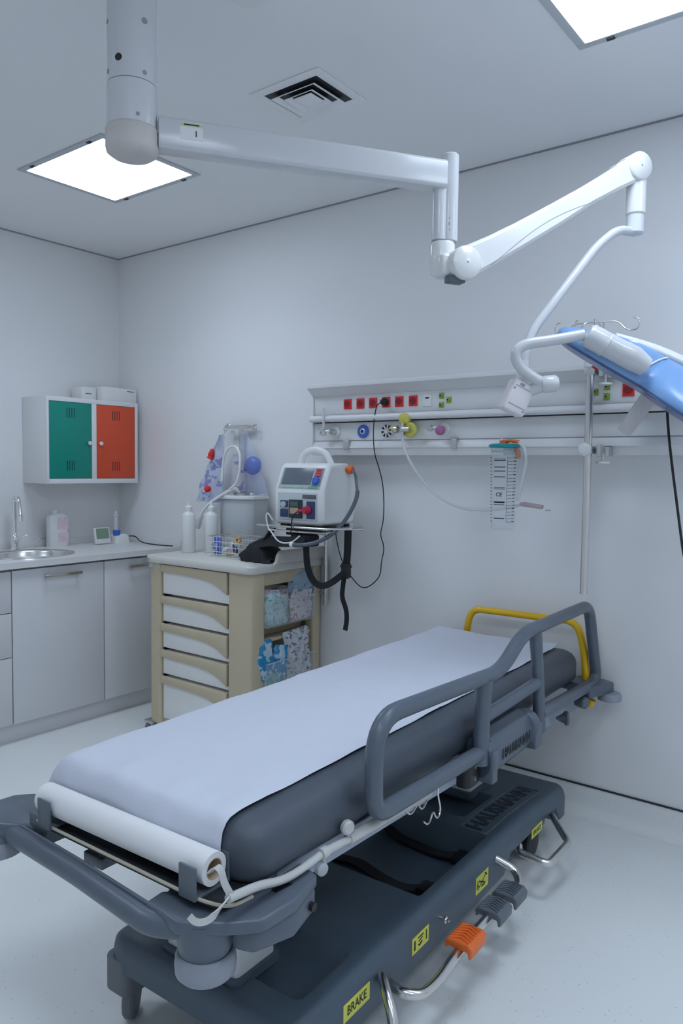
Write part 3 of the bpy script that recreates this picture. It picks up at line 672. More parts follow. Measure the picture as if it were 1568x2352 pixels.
tag(pouch('clear_bag', (X1+.0, -.205, .475), (.1, 1, .1), (0, .35, 1), .17, .25, .06, WT_CLEAR, crumple=.012, nu=16, nv=16), 'crumpled grey clear plastic bag rising out of the lower side bin', 'bag')
tag(pouch('green_packet', (X1+.01, -.37, .385), (.05, 1, 0), (0, 0, 1), .14, .07, .02, wrap_mat('wrap_green', (.30, .55, .45), (.1, .35, .5), 40)), 'small green packet at the bottom of the lower side bin', 'packet', 'packets in the lower side bin')

# ---- on the trolley
TZ = .9355
def disinfectant(x, y, label):
    t = thing('disinfectant_bottle', label, 'bottle', (x, y, TZ), group='tall white bottles on the trolley')
    obj('body', MB().lathe([(.034, 0), (.037, .004), (.037, .195), (.034, .205), (.018, .217), (.0165, .225)], (x, y, TZ)), M_SOAP, t, angle=50)
    obj('cap', MB().lathe([(.019, 0), (.019, .020), (.015, .024), (.009, .026), (.007, .045), (.005, .046)], (x, y, TZ+.222), n=24), M_SOAP, t)
    return t
d1 = disinfectant(1.030, -.315, 'tall white squeeze bottle standing at the left end of the trolley top')
dup(d1, (1.118, -.235, TZ), 'tall white squeeze bottle behind the wire basket on the trolley')

bk = thing('wire_basket', 'small white wire basket of supplies on the trolley top', 'basket', (1.355, -.295, TZ))
bx0, bx1, by0, by1, bz0, bz1 = 1.245, 1.465, -.375, -.215, TZ+.003, TZ+.105
wr = MB()
for z in [bz0+(bz1-bz0)*k/4 for k in range(5)]:
    wr.tube([(bx0, by0, z), (bx1, by0, z), (bx1, by1, z), (bx0, by1, z)], .0016, 6, closed=True, cap=False)
for k in range(11):
    x = bx0+(bx1-bx0)*k/10; wr.tube([(x, by0, bz1), (x, by0, bz0), (x, by1, bz0), (x, by1, bz1)], .0013, 6)
for k in range(6):
    y = by0+(by1-by0)*k/5; wr.tube([(bx0, y, bz1), (bx0, y, bz0), (bx1, y, bz0), (bx1, y, bz1)], .0013, 6)
obj('wire_mesh', wr, M_SOAP, bk)
obj('rim', MB().tube([(bx0, by0, bz1), (bx1, by0, bz1), (bx1, by1, bz1), (bx0, by1, bz1)], .0025, 8, closed=True, cap=False), M_ALU, bk)
tag(pouch('blue_wrapper', (1.282, -.345, TZ+.058), (1, .1, 0), (0, .05, 1), .055, .09, .02, wrap_mat('wrap_basket_blue', (.45, .5, .75), (.08, .14, .62), 30, .42), crumple=.003), 'blue printed wrapper standing at the left end inside the wire basket', 'packet')
tag(obj('adhesive_tape_roll', MB().lathe([(.018, -.008), (.018, .008), (.008, .008), (.008, -.008)], (1.415, -.33, TZ+.094), (.3, -1, .1), 24), mat('amber_tape', (.75, .42, .10), .5, noise=.05)), 'orange tape roll on the right end of the wire basket', 'tape roll')
for i, (x, y, z, m, nm, lb, ct) in enumerate(((1.275, -.33, .035, M_SOAP, 'vial', 'small white vial near the blue wrapper in the wire basket', 'vial'), (1.30, -.30, .05, M_SOAP, 'vial', 'white vial leaning in the middle of the wire basket', 'vial'), (1.345, -.33, .045, M_NAVY, 'syringe', 'dark blue capped syringe under the orange tape in the wire basket', 'syringe'), (1.33, -.345, .022, M_TAN, 'ampoule', 'brown ampoule low in the front of the wire basket', 'ampoule'), (1.395, -.31, .045, M_TAN, 'bandage_roll', 'tan bandage roll at the right end of the wire basket', 'bandage'))):
    x += .05; d = Vector((math.cos(i*2.), .3, .5+math.sin(i*1.3)*.5)).normalized()
    d.y = d.y*.3
    c = V(x, y, TZ+z)
    tag(obj(nm, MB().lathe([(.010, 0), (.012, .003), (.012, .034), (.006, .040), (.006, .048)], c-d.normalized()*.022, d, 16), m), lb, ct)

# suction pump / humidifier box
gx0, gx1, gy0, gy1 = 1.095, 1.345, -.185, -.035
gp = thing('suction_pump', 'grey box-shaped suction pump with dials and a white hose on the trolley', 'suction pump', ((gx0+gx1)/2, (gy0+gy1)/2, TZ))
obj('body', MB().prism([(gx0, gy1), (gx0, gy0+.04)]+[(gx0+(gx1-gx0)*k/10, gy0+.03-.03*math.sin(math.pi*k/10)**.6) for k in range(1, 10)]+[(gx1, gy0+.04), (gx1, gy1)], 'z', TZ, TZ+.285), M_DEVG, gp, bevel=.006)
obj('top_rim', MB().prism([(gx0-.008, gy1), (gx0-.008, gy0+.035)]+[(gx0-.008+(gx1-gx0+.016)*k/10, gy0+.022-.034*math.sin(math.pi*k/10)**.6) for k in range(1, 10)]+[(gx1+.008, gy0+.035), (gx1+.008, gy1)], 'z', TZ+.285, TZ+.305), M_WHITE, gp, bevel=.006)
for (x, y, r) in ((1.16, -.11, .020), (1.225, -.12, .03), (1.29, -.10, .018)):
    obj('dial', MB().lathe([(r, 0), (r, .008), (r*.7, .014)], (x, y, TZ+.305)), M_ALU, gp)
obj('hose', MB().tube(smooth_pts([(1.23, -.13, TZ+.31), (1.23, -.16, TZ+.345), (1.215, -.18, TZ+.34), (1.08, -.22, TZ+.26), (1.04, -.24, TZ+.20), (1.02, -.24, TZ+.12)], 3), .008), M_WHITE, gp)
obj('loop_hose', MB().tube(smooth_pts([(1.215, -.19, TZ+.34), (1.265, -.18, TZ+.38), (1.275, -.17, TZ+.52), (1.22, -.16, TZ+.575), (1.15, -.16, TZ+.55), (1.125, -.16, TZ+.47), (1.13, -.17, TZ+.38)], 3), .0065), M_WHITE, gp)

# steel T-bar pole at the back of the trolley with hanging bags
tb = thing('trolley_hook_pole', 'steel pole with a flat T-shaped hook bar rising behind the grey pump', 'hook pole', (1.135, -.025, .93))
tp = V(1.135, -.03, 0)
obj('pole', MB().cyl((tp.x, tp.y, .985), (tp.x, tp.y, 1.60), .010, 16), M_STEEL, tb)
obj('hook_bar', MB().obox((tp.x, tp.y-.01, 1.612), (1, .12, 0), (-.12, 1, 0), (0, 0, 1), .092, .010, .009).tube(fillet([(tp.x+.08, tp.y, 1.615), (tp.x+.125, tp.y, 1.625), (tp.x+.125, tp.y-.01, 1.595), (tp.x+.095, tp.y-.01, 1.60)], .012), .004, 8).tube(fillet([(tp.x-.08, tp.y, 1.615), (tp.x-.10, tp.y, 1.635), (tp.x-.13, tp.y-.01, 1.607), (tp.x-.11, tp.y-.02, 1.592)], .012), .004, 8), M_STEEL, tb, bevel=.002)
bg = thing('resuscitator_bag', 'clear bag with blue print and red cap hanging left of the steel T-pole', 'bag', (1.02, -.10, 1.20))
obj('film', MB().grid(lambda u, v: V(1.07-.11*v**.8+(u-.5)*(.03+.20*v)+.006*math.sin(v*23), -.105-.022*math.sin(math.pi*u)-.008*math.sin(u*19+v*11), 1.565-.37*v), 14, 20), wrap_mat('bag_print', (.60, .66, .84), (.15, .18, .62), 26, .56, .62), bg, angle=80)
obj('film_back', MB().grid(lambda u, v: V(1.07-.11*v**.8+(u-.5)*(.03+.20*v), -.100+.012*math.sin(math.pi*u), 1.565-.37*v), 10, 12), M_BAG, bg, angle=80)
obj('red_cap', MB().lathe([(.004, 0), (.018, .006), (.018, .014), (.015, .018), (.018, .024), (.017, .034), (.012, .05), (.008, .06)], (1.005, -.14, 1.432), (.35, 0, 1), 20), M_RED, bg)
obj('red_plug', MB().lathe([(.018, 0), (.018, .018), (.012, .024)], (1.000, -.15, 1.262), (.2, -.6, .8), 18), M_RED, bg)
obj('cord', MB().tube(smooth_pts([(1.06, -.06, 1.60), (1.04, -.10, 1.55), (1.02, -.13, 1.49)], 2), .0018, 6), M_STEEL, bg)
bg2 = thing('reservoir_bag', 'clear bag with a blue mask hanging right of the steel T-pole', 'bag', (1.27, -.06, 1.23))
obj('film', MB().grid(lambda u, v: V(1.19+.05*v+(u-.5)*(.05+.22*v), -.060-.018*math.sin(math.pi*u)+.005*math.sin(u*17+v*13), 1.58-.34*v), 14, 18), M_BAG, bg2, angle=80)
obj('mask', MB().lathe([(.05, 0), (.048, .012), (.036, .026), (.015, .032)], (1.275, -.078, 1.40), (.2, -1, .1), 24), M_BAGB, bg2, label='deep blue face mask inside the bag')
obj('seal', MB().tube([(1.135, -.065, 1.245), (1.345, -.065, 1.245)], .003, 6), M_CLEARB, bg2)
tag(obj('corrugated_mask', MB().lathe([(.012, 0), (.014, .03), (.030, .055), (.032, .07), (.02, .074)], (1.01, -.20, 1.13), (-.6, -.1, -.75), 24), M_CLEARB), 'clear plastic mask poking out to the left behind the first white bottle', 'mask')
tag(obj('inner_cylinder', MB().lathe([(.04, 0), (.043, .01), (.043, .17), (.03, .20), (.012, .205)], (1.19, -.10, 1.262), n=28), wrap_mat('grey_bag_film', (.70, .68, .74), (.25, .28, .55), 22, .60, .55)), 'clear cylindrical reservoir standing on the grey pump inside the hose loop', 'reservoir')

# swivel shelf and defibrillator
sh = thing('defibrillator_shelf', 'narrow steel swivel shelf on a post at the right back of the trolley', 'shelf', (1.78, -.22, 1.10))
obj('tray', MB().box(1.665, 2.02, -.375, -.10, 1.112, 1.118), M_ALU, sh, bevel=.002)
obj('rail', MB().tube([(1.60, -.385, 1.118), (2.02, -.385, 1.121), (2.16, -.30, 1.121)], .0045, 8).tube([(1.665, -.375, 1.098), (2.02, -.375, 1.098)], .005, 8), M_STEEL, sh)
obj('arm', MB().box(1.735, 1.79, -.33, -.03, 1.075, 1.112), M_BLACK, sh, bevel=.004)
obj('post', MB().cyl((1.745, -.035, .70), (1.745, -.035, 1.08), .011, 16), M_STEEL, sh)
obj('cross_bar', MB().cyl((1.70, -.035, .76), (1.748, -.035, .76), .006, 10).cyl((1.70, -.035, .90), (1.748, -.035, .90), .006, 10), M_STEEL, sh)
obj('end_bracket', MB().box(2.10, 2.112, -.315, -.30, 1.121, 1.150), M_ALU, sh, bevel=.002)

DF = thing('defibrillator', 'white portable defibrillator with a grey screen and carrying handle', 'defibrillator', (1.845, -.24, 1.12))
dX0, dX1 = 1.700, 1.985
sec = [(-.352, 1.128), (-.362, 1.145), (-.365, 1.290), (-.318, 1.400), (-.300, 1.414), (-.165, 1.416), (-.125, 1.385), (-.105, 1.300), (-.108, 1.190), (-.125, 1.135), (-.14, 1.126)]
db = MB()
rings = []
for x, s_, dz in ((dX0+.012, .88, 0), (dX0, .95, 0), (dX0-.006, 1., 0), (dX0+.02, 1., 0), (dX1-.075, 1., 0), (dX1-.02, 1.0, 0), (dX1-.004, .95, 0), (dX1+.004, .90, 0), (dX1-.004, .80, 0)):
    rings.append([(x, -.235+(y+.235)*s_, 1.27+(z-1.27)*(s_ if s_ < 1 else 1)) for y, z in sec])
db.loft(rings)
obj('case', db, mat('defib_white', (.84, .85, .84), .35, noise=.01), DF, bevel=.012, seg=3, angle=50)
hd = fillet([(1.755, -.25, 1.405), (1.775, -.25, 1.462), (1.845, -.25, 1.482), (1.915, -.25, 1.462), (1.945, -.25, 1.405)], .035, 8)
obj('carrying_handle', MB().tube(hd, .013, 12, flat=1.3), MATS['defib_white'], DF)
# sloping upper front: from (y -.365,z 1.29) to (y -.318,z 1.40)
sd = V(0, .047, .110).normalized(); sn_ = V(0, -.110, .047).normalized()
def slope(x, d): return V(x, -.365, 1.290)+sd*d
def plate(x0, x1, d0, d1, off, th): 
    c = (slope(x0, d0)+slope(x1, d1))/2+sn_*(off)
    return ((c), (1,0,0), sd, sn_, abs(x1-x0)/2, abs(d1-d0)/2, th/2)
obj('bezel', MB().obox(*plate(1.715, 1.965, .006, .112, .001, .004)), M_DEVG, DF, bevel=.002)
obj('screen', MB().obox(*plate(1.728, 1.905, .026, .108, .004, .003)), M_SCREEN, DF, bevel=.001, label='dark grey display')
kb = MB()
for k in range(5): kb.obox(*plate(1.740+k*.028, 1.758+k*.028, .010, .018, .0042, .003))
obj('soft_keys', kb, mat('mint_keys', (.35, .6, .5), .5, noise=.05), DF, bevel=.001)
obj('control_panel', MB().obox(*plate(1.915, 1.962, .020, .108, .0035, .003)), mat('slate_panel', (.22, .27, .33), .5, noise=.05), DF, bevel=.001)
obj('dial', MB().lathe([(.020, 0), (.019, .010), (.015, .013)], slope(1.936, .045)+sn_*.004, sn_, 24), M_BLUED, DF, label='blue mode dial')
bb = MB()
for k in range(3): bb.obox(*plate(1.926, 1.954, .066+k*.014, .076+k*.014, .006, .004))
obj('buttons', bb, M_RED, DF, bevel=.001)
obj('green_key', MB().obox(*plate(1.90, 1.952, .008, .017, .005, .003)), mat('green_key', (.1, .45, .3), .5), DF)
Yf = -.3645
obj('front_panel', MB().box(1.716, 1.955, Yf-.003, Yf+.002, 1.150, 1.278), mat('panel_mint_grey', (.55, .62, .62), .45, noise=.02), DF, bevel=.003)
obj('name_strip', MB().box(1.87, 1.95, Yf-.006, Yf-.003, 1.252, 1.270), mat('strip_dark', (.14, .13, .17), .4), DF, bevel=.001)
md = MB().box(1.735, 1.782, Yf-.008, Yf-.003, 1.163, 1.200).box(1.735, 1.782, Yf-.006, Yf-.003, 1.208, 1.240)
obj('module', md, M_NAVY, DF, bevel=.002)
obj('connector_port', MB().lathe([(.014, 0), (.014, .010)], (1.758, Yf-.004, 1.222), (0, -1, 0)), M_DEVG, DF)
obj('module', MB().box(1.790, 1.870, Yf-.010, Yf-.003, 1.160, 1.245), mat('module_black', (.03, .035, .05), .45), DF, bevel=.002)
obj('printer_window', MB().box(1.800, 1.850, Yf-.012, Yf-.010, 1.180, 1.208), M_TAN, DF, smooth=False)
obj('printer_door', MB().box(1.800, 1.850, Yf-.012, Yf-.010, 1.214, 1.236), mat('dark_green', (.07, .13, .12), .4), DF, smooth=False)
obj('module', MB().box(1.898, 1.945, Yf-.010, Yf-.003, 1.160, 1.240), M_NAVY, DF, bevel=.002)
obj('connector', MB().lathe([(.020, 0), (.020, .014), (.015, .024), (.015, .03)], (1.912, Yf-.010, 1.200), (-.2, -1, 0), 20).cyl((1.895, Yf-.02, 1.198), (1.862, Yf-.026, 1.196), .006), mat('crimson_plastic', (.50, .02, .06), .35), DF, label='crimson cable connector')
obj('lead', MB().tube(smooth_pts([(1.865, Yf-.026, 1.196), (1.835, Yf-.035, 1.17), (1.828, Yf-.03, 1.135), (1.828, Yf-.035, 1.09)], 3), .003, 8), M_BLACK, DF)
obj('foot', MB().box(1.72, 1.76, -.35, -.32, 1.118, 1.130).box(1.92, 1.96, -.35, -.32, 1.118, 1.130).box(1.72, 1.76, -.15, -.12, 1.118, 1.130).box(1.92, 1.96, -.15, -.12, 1.118, 1.130), M_BLACK, DF)
pc = thing('paddle_cable', 'thick grey corrugated cable with an orange plug curving down beside the defibrillator', 'cable', (2.0, -.15, 1.0))
obj('plug', MB().lathe([(.018, 0), (.021, .006), (.019, .022), (.012, .03)], (1.985, -.175, 1.385), (1, -.1, .1), 20), M_ORANGE, pc)
obj('thin_cable', MB().tube(smooth_pts([(2.012, -.18, 1.386), (2.04, -.19, 1.36), (2.052, -.20, 1.32), (2.066, -.21, 1.285)], 3), .0062, 10), M_RAILP, pc)
obj('sleeve', MB().tube(smooth_pts([(2.066, -.21, 1.29), (2.068, -.22, 1.25), (2.05, -.26, 1.17), (2.03, -.33, 1.10), (1.99, -.40, 1.06), (1.93, -.43, 1.045), (1.87, -.43, 1.043)], 3), .0095, 12), M_RAILP, pc)
obj('end_cuff', MB().cyl((1.872, -.43, 1.043), (1.855, -.43, 1.043), .012), M_SOAP, pc)

# black strap bag lying behind the basket, with webbing straps hanging from it
bb_ = thing('strap_bag', 'black fabric carry case crumpled on the right rear of the trolley top', 'bag', (1.55, -.30, TZ))
def bagf(side):
    def f(u, v):
        x = 1.50+.19*u; hh = .02+.075*math.sin(math.pi*min(1, u*1.15+.03))**.5*(1 if u < .8 else .92)
        a = v*math.pi
        return V(x+.01*math.sin(v*7), -.325+.075*math.cos(a)+.006*math.sin(u*21), TZ+.001+max(0, hh*math.sin(a)**.8+.005*math.sin(u*17+v*5)*math.sin(a)))
    return f
obj('body', MB().grid(bagf(1), 22, 12), M_BLACKF, bb_, angle=80, solidify=.003)
obj('flap', MB().strap(smooth_pts([(1.49, -.385, TZ+.010), (1.53, -.36, TZ+.05), (1.58, -.36, TZ+.085), (1.66, -.37, TZ+.105), (1.76, -.39, TZ+.112), (1.90, -.385, TZ+.118)], 3), .05, .008, (0, .5, 1)), M_BLACKF, bb_)
obj('flap', MB().strap(smooth_pts([(1.60, -.35, TZ+.08), (1.64, -.35, TZ+.13), (1.68, -.36, TZ+.165)], 2), .035, .006, (0, 1, 0)), M_BLACKF, bb_)
obj('pocket', MB().box(1.80, 1.92, -.375, -.30, TZ+.095, TZ+.150), M_BLACKF, bb_, bevel=.01)
hs = thing('webbing_strap', 'long black webbing straps with a buckle hanging off the trolley side', 'strap', (1.95, -.25, .6))
zz = TZ
obj('loop', MB().strap(smooth_pts([(1.893, -.37, 1.065), (1.897, -.37, 1.02), (1.90, -.37, .96), (1.915, -.365, .90), (1.945, -.36, .865), (1.985, -.355, .855), (2.02, -.33, .875), (2.05, -.285, .915)], 3), .030, .003, (.2, .55, 1)), M_BLACKF, hs)
obj('hanging_strap', MB().strap(smooth_pts([(2.060, -.27, 1.117), (2.058, -.27, 1.0), (2.052, -.27, .95), (2.045, -.27, .89)], 2), .034, .004, (1, .3, 0)), M_BLACKF, hs)
obj('tail', MB().strap(smooth_pts([(2.045, -.27, .92), (2.035, -.27, .86), (2.028, -.27, .80), (2.055, -.27, .75), (2.06, -.27, .70), (2.050, -.27, .65)], 3), .022, .003, (1, .3, 0)), M_BLACKF, hs)
obj('buckle', MB().box(2.030, 2.078, -.282, -.266, .895, .960).box(2.027, 2.081, -.286, -.262, .940, .950), M_BLACK, hs, bevel=.003)
tag(obj('electrode_lead', MB().tube(smooth_pts([(1.715, -.40, 1.145), (1.69, -.41, 1.185), (1.68, -.41, 1.16), (1.70, -.41, 1.10), (1.72, -.42, 1.10), (1.78, -.43, 1.045), (1.86, -.43, 1.05), (1.90, -.42, 1.085)], 3), .0035, 8), M_SOAP), 'white looping lead in front of the steel shelf under the defibrillator', 'lead')

pc2 = thing('power_cord', 'thin black power cord from the fourth red socket looping down to the defibrillator', 'cord', (2.09, -.06, .8))
obj('cord', MB().tube(smooth_pts([(2.137, -.120, 1.698), (2.112, -.13, 1.690), (2.095, -.125, 1.64), (2.085, -.12, 1.56), (2.09, -.115, 1.46), (2.075, -.06, 1.41), (2.095, -.05, 1.33), (2.105, -.05, 1.24), (2.103, -.05, 1.14), (2.083, -.05, 1.08), (2.113, -.05, 1.02), (2.094, -.05, .95), (2.092, -.05, .885), (2.045, -.05, .835), (1.989, -.05, .808), (1.94, -.06, .845), (1.88, -.08, .93), (1.85, -.092, 1.06), (1.85, -.10, 1.14)], 3), .0026, 8), M_BLACK, pc2)
obj('plug', MB().lathe([(.017, 0), (.019, .012), (.012, .028), (.006, .034)], (2.137, -.0985, 1.70), (0, -1, 0), 18), M_BLACK, pc2)
# ================================================================== HOSPITAL STRETCHER (own axes: x right, y towards the head, z up)
OX, OY, TH = 2.79, -1.06, math.radians(1.8)
ST = thing('hospital_stretcher', 'dark grey wheeled hospital stretcher with padded mattress and raised side rail', 'stretcher', (OX, OY, 0), TH)
WST = WM[ST.name]
def so(name, mb, m, par=None, **k): return obj(name, mb, m, par or ST, local=True, **k)
# mattress : rounded plan, soft shoulders
MX0, MX1, MY0, MY1, MZ = -.318, .330, -.955, .940, .70
def mlayer(i, z, r=.06):
    # the right shoulder slopes more than the others
    k = 1.0 if z < .655 else 1.35
    return [(p[0], p[1], z) for p in rrect(MX0+i, MX1-i*k, MY0+i, MY1-i, max(.02, r-i), 8)]
shoulder = [(.016, .583), (.004, .590), (.0, .602), (.0, .650), (.004, .668), (.013, .683), (.028, .693), (.05, .698), (.072, .700)]
so('mattress', MB().loft([mlayer(i, z) for i, z in shoulder]), M_VINYL, angle=60)
# deck and frame
so('deck', MB().prism(rrect(-.285, .30, -.945, .93, .05), 'z', .566, .592), M_BLACK, bevel=.004)
def slopebox(x0, x1, ya, yb, za, zb, h):
    mb = MB(); mb.loft([[(x0, ya, za-h), (x1, ya, za-h), (x1, ya, za), (x0, ya, za)], [(x0, yb, zb-h), (x1, yb, zb-h), (x1, yb, zb), (x0, yb, zb)]]); return mb
so('side_beam', slopebox(.272, .312, -.86, .95, .582, .500, .052), M_BEAM, bevel=.003)
so('side_beam', slopebox(-.30, -.262, -.86, .95, .565, .530, .052), M_BEAM, bevel=.003)
so('cross_beam', MB().box(-.27, .275, -.80, -.70, .50, .55).box(-.27, .275, .40, .56, .46, .52), M_BLACK, bevel=.003)
# lift columns
for y0, y1, x1_, nm in ((-.80, -.665, .142, 'lift_column'), (.42, .56, .118, 'lift_column')):
    c = so(nm, MB().prism(rrect(-.09, x1_, y0, y1, .012, 3), 'z', .225, .505), M_LIFT, label='pale grey telescopic lift column')
    so('column_collar', MB().prism(rrect(-.10, x1_+.01, y0-.012, y1+.012, .015, 3), 'z', .225, .246), M_BASE, c)

# base cover, a moulded shell with sunken trays
BX0, BX1, BY0, BY1 = -.255, .348, -.848, .800
def box_depr(x, y, x0, x1, y0, y1, d, wv=.022):
    def e(t, a, b):
        k = min((t-a)/wv, (b-t)/wv); k = max(0, min(1, k)); return k*k*(3-2*k)
    return d*e(x, x0, x1)*e(y, y0, y1)
def btop(x, y):
    z = .243-.0*abs(y)
    z += -.030*max(0, (y-.30)/.43)**1.3 if y > .30 else 0
    z -= .010*max(0, (-.5-y)/.35)
    z -= box_depr(x, y, -.20, .302, -.255, .165, .090, .014)
    z -= box_depr(x, y, -.15, .292, -.76, -.560, .034, .025)
    z -= box_depr(x, y, -.15, .185, .235, .470, .040, .02)
    return z
ny = 190
rings = []
for i in range(ny+1):
    y = BY0+(BY1-BY0)*i/ny
    de = min(y-BY0, BY1-y)
    rc = .042 if y < 0 else .06
    inset = 0 if de > rc else rc-math.sqrt(max(0, rc*rc-(rc-de)**2))
    drop = 0 if de > .03 else (.03-math.sqrt(max(0, .03**2-(.03-de)**2)))
    xa, xb = BX0+inset, BX1-inset
    # lower edge of the skirt
    if y < -.80: zb = .150
    elif y < -.70: zb = .150-.045*(y+.80)/.10
    elif y < .20: zb = .105
    elif y < .245: zb = .105+.050*(y-.20)/.045
    elif y < .66: zb = .155
    elif y < .70: zb = .155-.06*(y-.66)/.04
    else: zb = .095
    ring = [(xa+.012, y, zb), (xa, y, zb+.012)]
    m = 90
    r_ = .035
    for j in range(m+1):
        t = j/m; t = t-.0; x = xa+(xb-xa)*t; d = min(x-xa, xb-x)
        z = btop(min(max(x, BX0), BX1), y)-drop
        if d < r_: z -= r_-math.sqrt(max(0, r_*r_-(r_-d)**2))
        ring.append((x, y, max(z, zb+.02)))
    ring += [(xb, y, zb+.012), (xb-.012, y, zb)]
    rings.append(ring)
bc = so('base_cover', MB().loft(rings), M_BASE, angle=50)
# embossed name plate on the top near the head
fr_ = MB()
def zt_(y): return btop(.25, y)+.0008
ctr = [(.205, .17), (.295, .17)]+[(.295, .17+.46*k/8) for k in range(1, 8)]+[(.295, .63), (.205, .63)]+[(.205, .63-.46*k/8) for k in range(1, 8)]
P4 = [V(x, y, zt_(y)) for x, y in ctr]
so('name_plate_frame', MB().tube(fillet(P4, .015, 4, closed=True), .0035, 8, cap=False, closed=True), M_BASE, bc)
tm_ = MB(); text_mesh(tm_, 'HAUSMANN', (.247, .40, 0), (0, 1, 0), (-1, 0, 0), .080, .002, .98)
tm_.v = [(a, b_, btop(a, b_)+c+.0016) for a, b_, c in tm_.v]
so('embossed_name', tm_, M_EMB, bc, smooth=False, label='raised dark lettering')
sc_ = MB()
for x, y in ((-.06, -.845), (-.1, -.8452)): pass
so('screw', MB().cyl((-.075, -.8465, .19), (-.075, -.843, .19), .006, 12).cyl((.30, -.835, .17), (.30, -.83, .17), .006, 12), M_BLACK, bc)
# straps in the sunken tray
for y in (-.115, .21):
    s_ = y
    pts = [(-.10, y+.0, .235 if y > 0 else .165), (-.02, y+.03, .166), (.08, y-.005, .164), (.18, y-.02, .166), (.235, y+.01, .175)]
    if y > 0: pts = [(-.12, .16, .21), (-.02, .13, .165), (.08, .115, .163), (.18, .105, .166), (.235, .12, .18)]
    k = so('tray_strap', MB().strap(smooth_pts(pts, 3), .038, .006, (0, 1, 0)), M_BLACKF)
    so('strap_anchor', MB().box(.215, .262, pts[-1][1]-.03, pts[-1][1]+.03, .158, .185), M_BLACK, k, bevel=.008)
# yellow labels on the side skirt
LX = BX1+.0012
def label(y, z, wd, h, tilt=0.):
    return so('warning_label', MB().box(LX-.001, LX, y-wd/2, y+wd/2, z-h/2, z+h/2), M_LABEL, bc, smooth=False, label='yellow adhesive label')
for y, z, wd, h in ((-.622, .180, .105, .042), (.470, .158, .092, .032)):
    l = label(y, z, wd, h); q = MB(); text_mesh(q, 'BRAKE', (LX+.0003, y, z), (0, 1, 0), (0, 0, 1), h*.74, .0004, .84 if h > .04 else .95)
    so('lettering', q, M_INK, l, smooth=False)
l = label(-.332, .178, .085, .044)
q = MB(); X_ = LX+.0003
def seg(mb, y0, z0, y1, z1, t=.0016):
    a = V(X_, y0, z0); b = V(X_, y1, z1); mb.obox((a+b)/2, (b-a), (1, 0, 0), (b-a).cross(V(1, 0, 0)), (b-a).length/2, .0003, t)
seg(q, -.362, .165, -.362, .190, .0035); seg(q, -.302, .167, -.302, .192, .0022); seg(q, -.345, .190, -.318, .190); seg(q, -.342, .180, -.322, .184); seg(q, -.338, .168, -.324, .174, .003); seg(q, -.345, .173, -.335, .166)
so('pictogram', q, M_INK, l, smooth=False)
l = label(.035, .170, .085, .052)
q = MB(); seg(q, .005, .155, .062, .186); seg(q, .012, .180, .055, .160, .0022); seg(q, .030, .158, .052, .158, .003); seg(q, .005, .172, .015, .160); seg(q, .052, .190, .066, .180, .0022); seg(q, .0, .160, .006, .182, .0022)
so('pictogram', q, M_INK, l, smooth=False)
# casters
for (x, y) in ((-.222, -.80), (.26, -.76), (-.205, .64), (.285, .57)):
    fl_ = x < 0 and y < 0
    c = so('caster', MB().prism(rrect(x-.042, x+.042, y-.05, y+.05, .02, 4), 'z', .085 if fl_ else .12, .175), M_RUBBER, bevel=.006)
    so('wheel', MB().lathe([(.03, -.016), (.048, -.014), (.053, -.008), (.053, .008), (.048, .014), (.03, .016)], (x, y+.004, .0535), (.80, .60, 0) if fl_ else (1, 0, 0), 32), M_RUBBER if fl_ else M_BLACK, c)
# brake loop and pedal bars on the right side
so('brake_loop', MB().tube(fillet([(.335, .345, .150), (.345, .325, .138), (.445, .325, .128), (.450, .50, .130), (.345, .625, .150), (.33, .63, .155)], .022, 6), .0125, 12), M_STEEL)
so('brake_loop', MB().tube(fillet([(.330, -.515, .192), (.362, -.535, .194), (.405, -.575, .180), (.432, -.595, .145), (.445, -.62, .09), (.448, -.72, .075), (.40, -.80, .10), (.33, -.82, .15)], .03, 6), .0125, 12), M_STEEL)
pb = so('pedal_bar', MB().tube(fillet([(.33, -.470, .140), (.395, -.500, .150), (.432, -.470, .145), (.432, -.39, .134), (.432, -.30, .150), (.432, -.15, .158), (.432, .125, .146), (.40, .165, .165), (.33, .135, .20)], .045, 6), .0125, 12), M_STEEL)
def pedal(y0, y1, z, m, lab):
    c = [( .395, z-.016), (.392, z+.004), (.402, z+.016), (.462, z+.016), (.472, z+.004), (.470, z-.020), (.462, z-.024), (.458, z-.006), (.405, z-.006)]
    p = so('pedal', MB().prism([(a, b) for a, b in c], 'y', y0, y1), m, bevel=.005, seg=3, label=lab)
    g = MB()
    for k in range(6):
        yy = y0+(y1-y0)*(k+1)/7
        g.tube([(.405, yy-.006, z+.0165), (.432, yy+.006, z+.018), (.459, yy-.006, z+.0165)], .0022, 6)
    so('tread_ridges', g, m, p)
pedal(-.285, -.195, .165, M_ORANGE, 'orange foot pedal')
pedal(-.105, -.025, .162, M_PLASTIC, 'dark grey ribbed foot pedal')
pedal(.005, .085, .158, M_PLASTIC, 'dark grey ribbed foot pedal')
so('eye_bolt', MB().cyl((.345, -.225, .185), (.375, -.225, .185), .004, 8).lathe([(.009, 0), (.009, .004)], (.362, -.225, .185), (1, 0, 0)), M_STEEL)

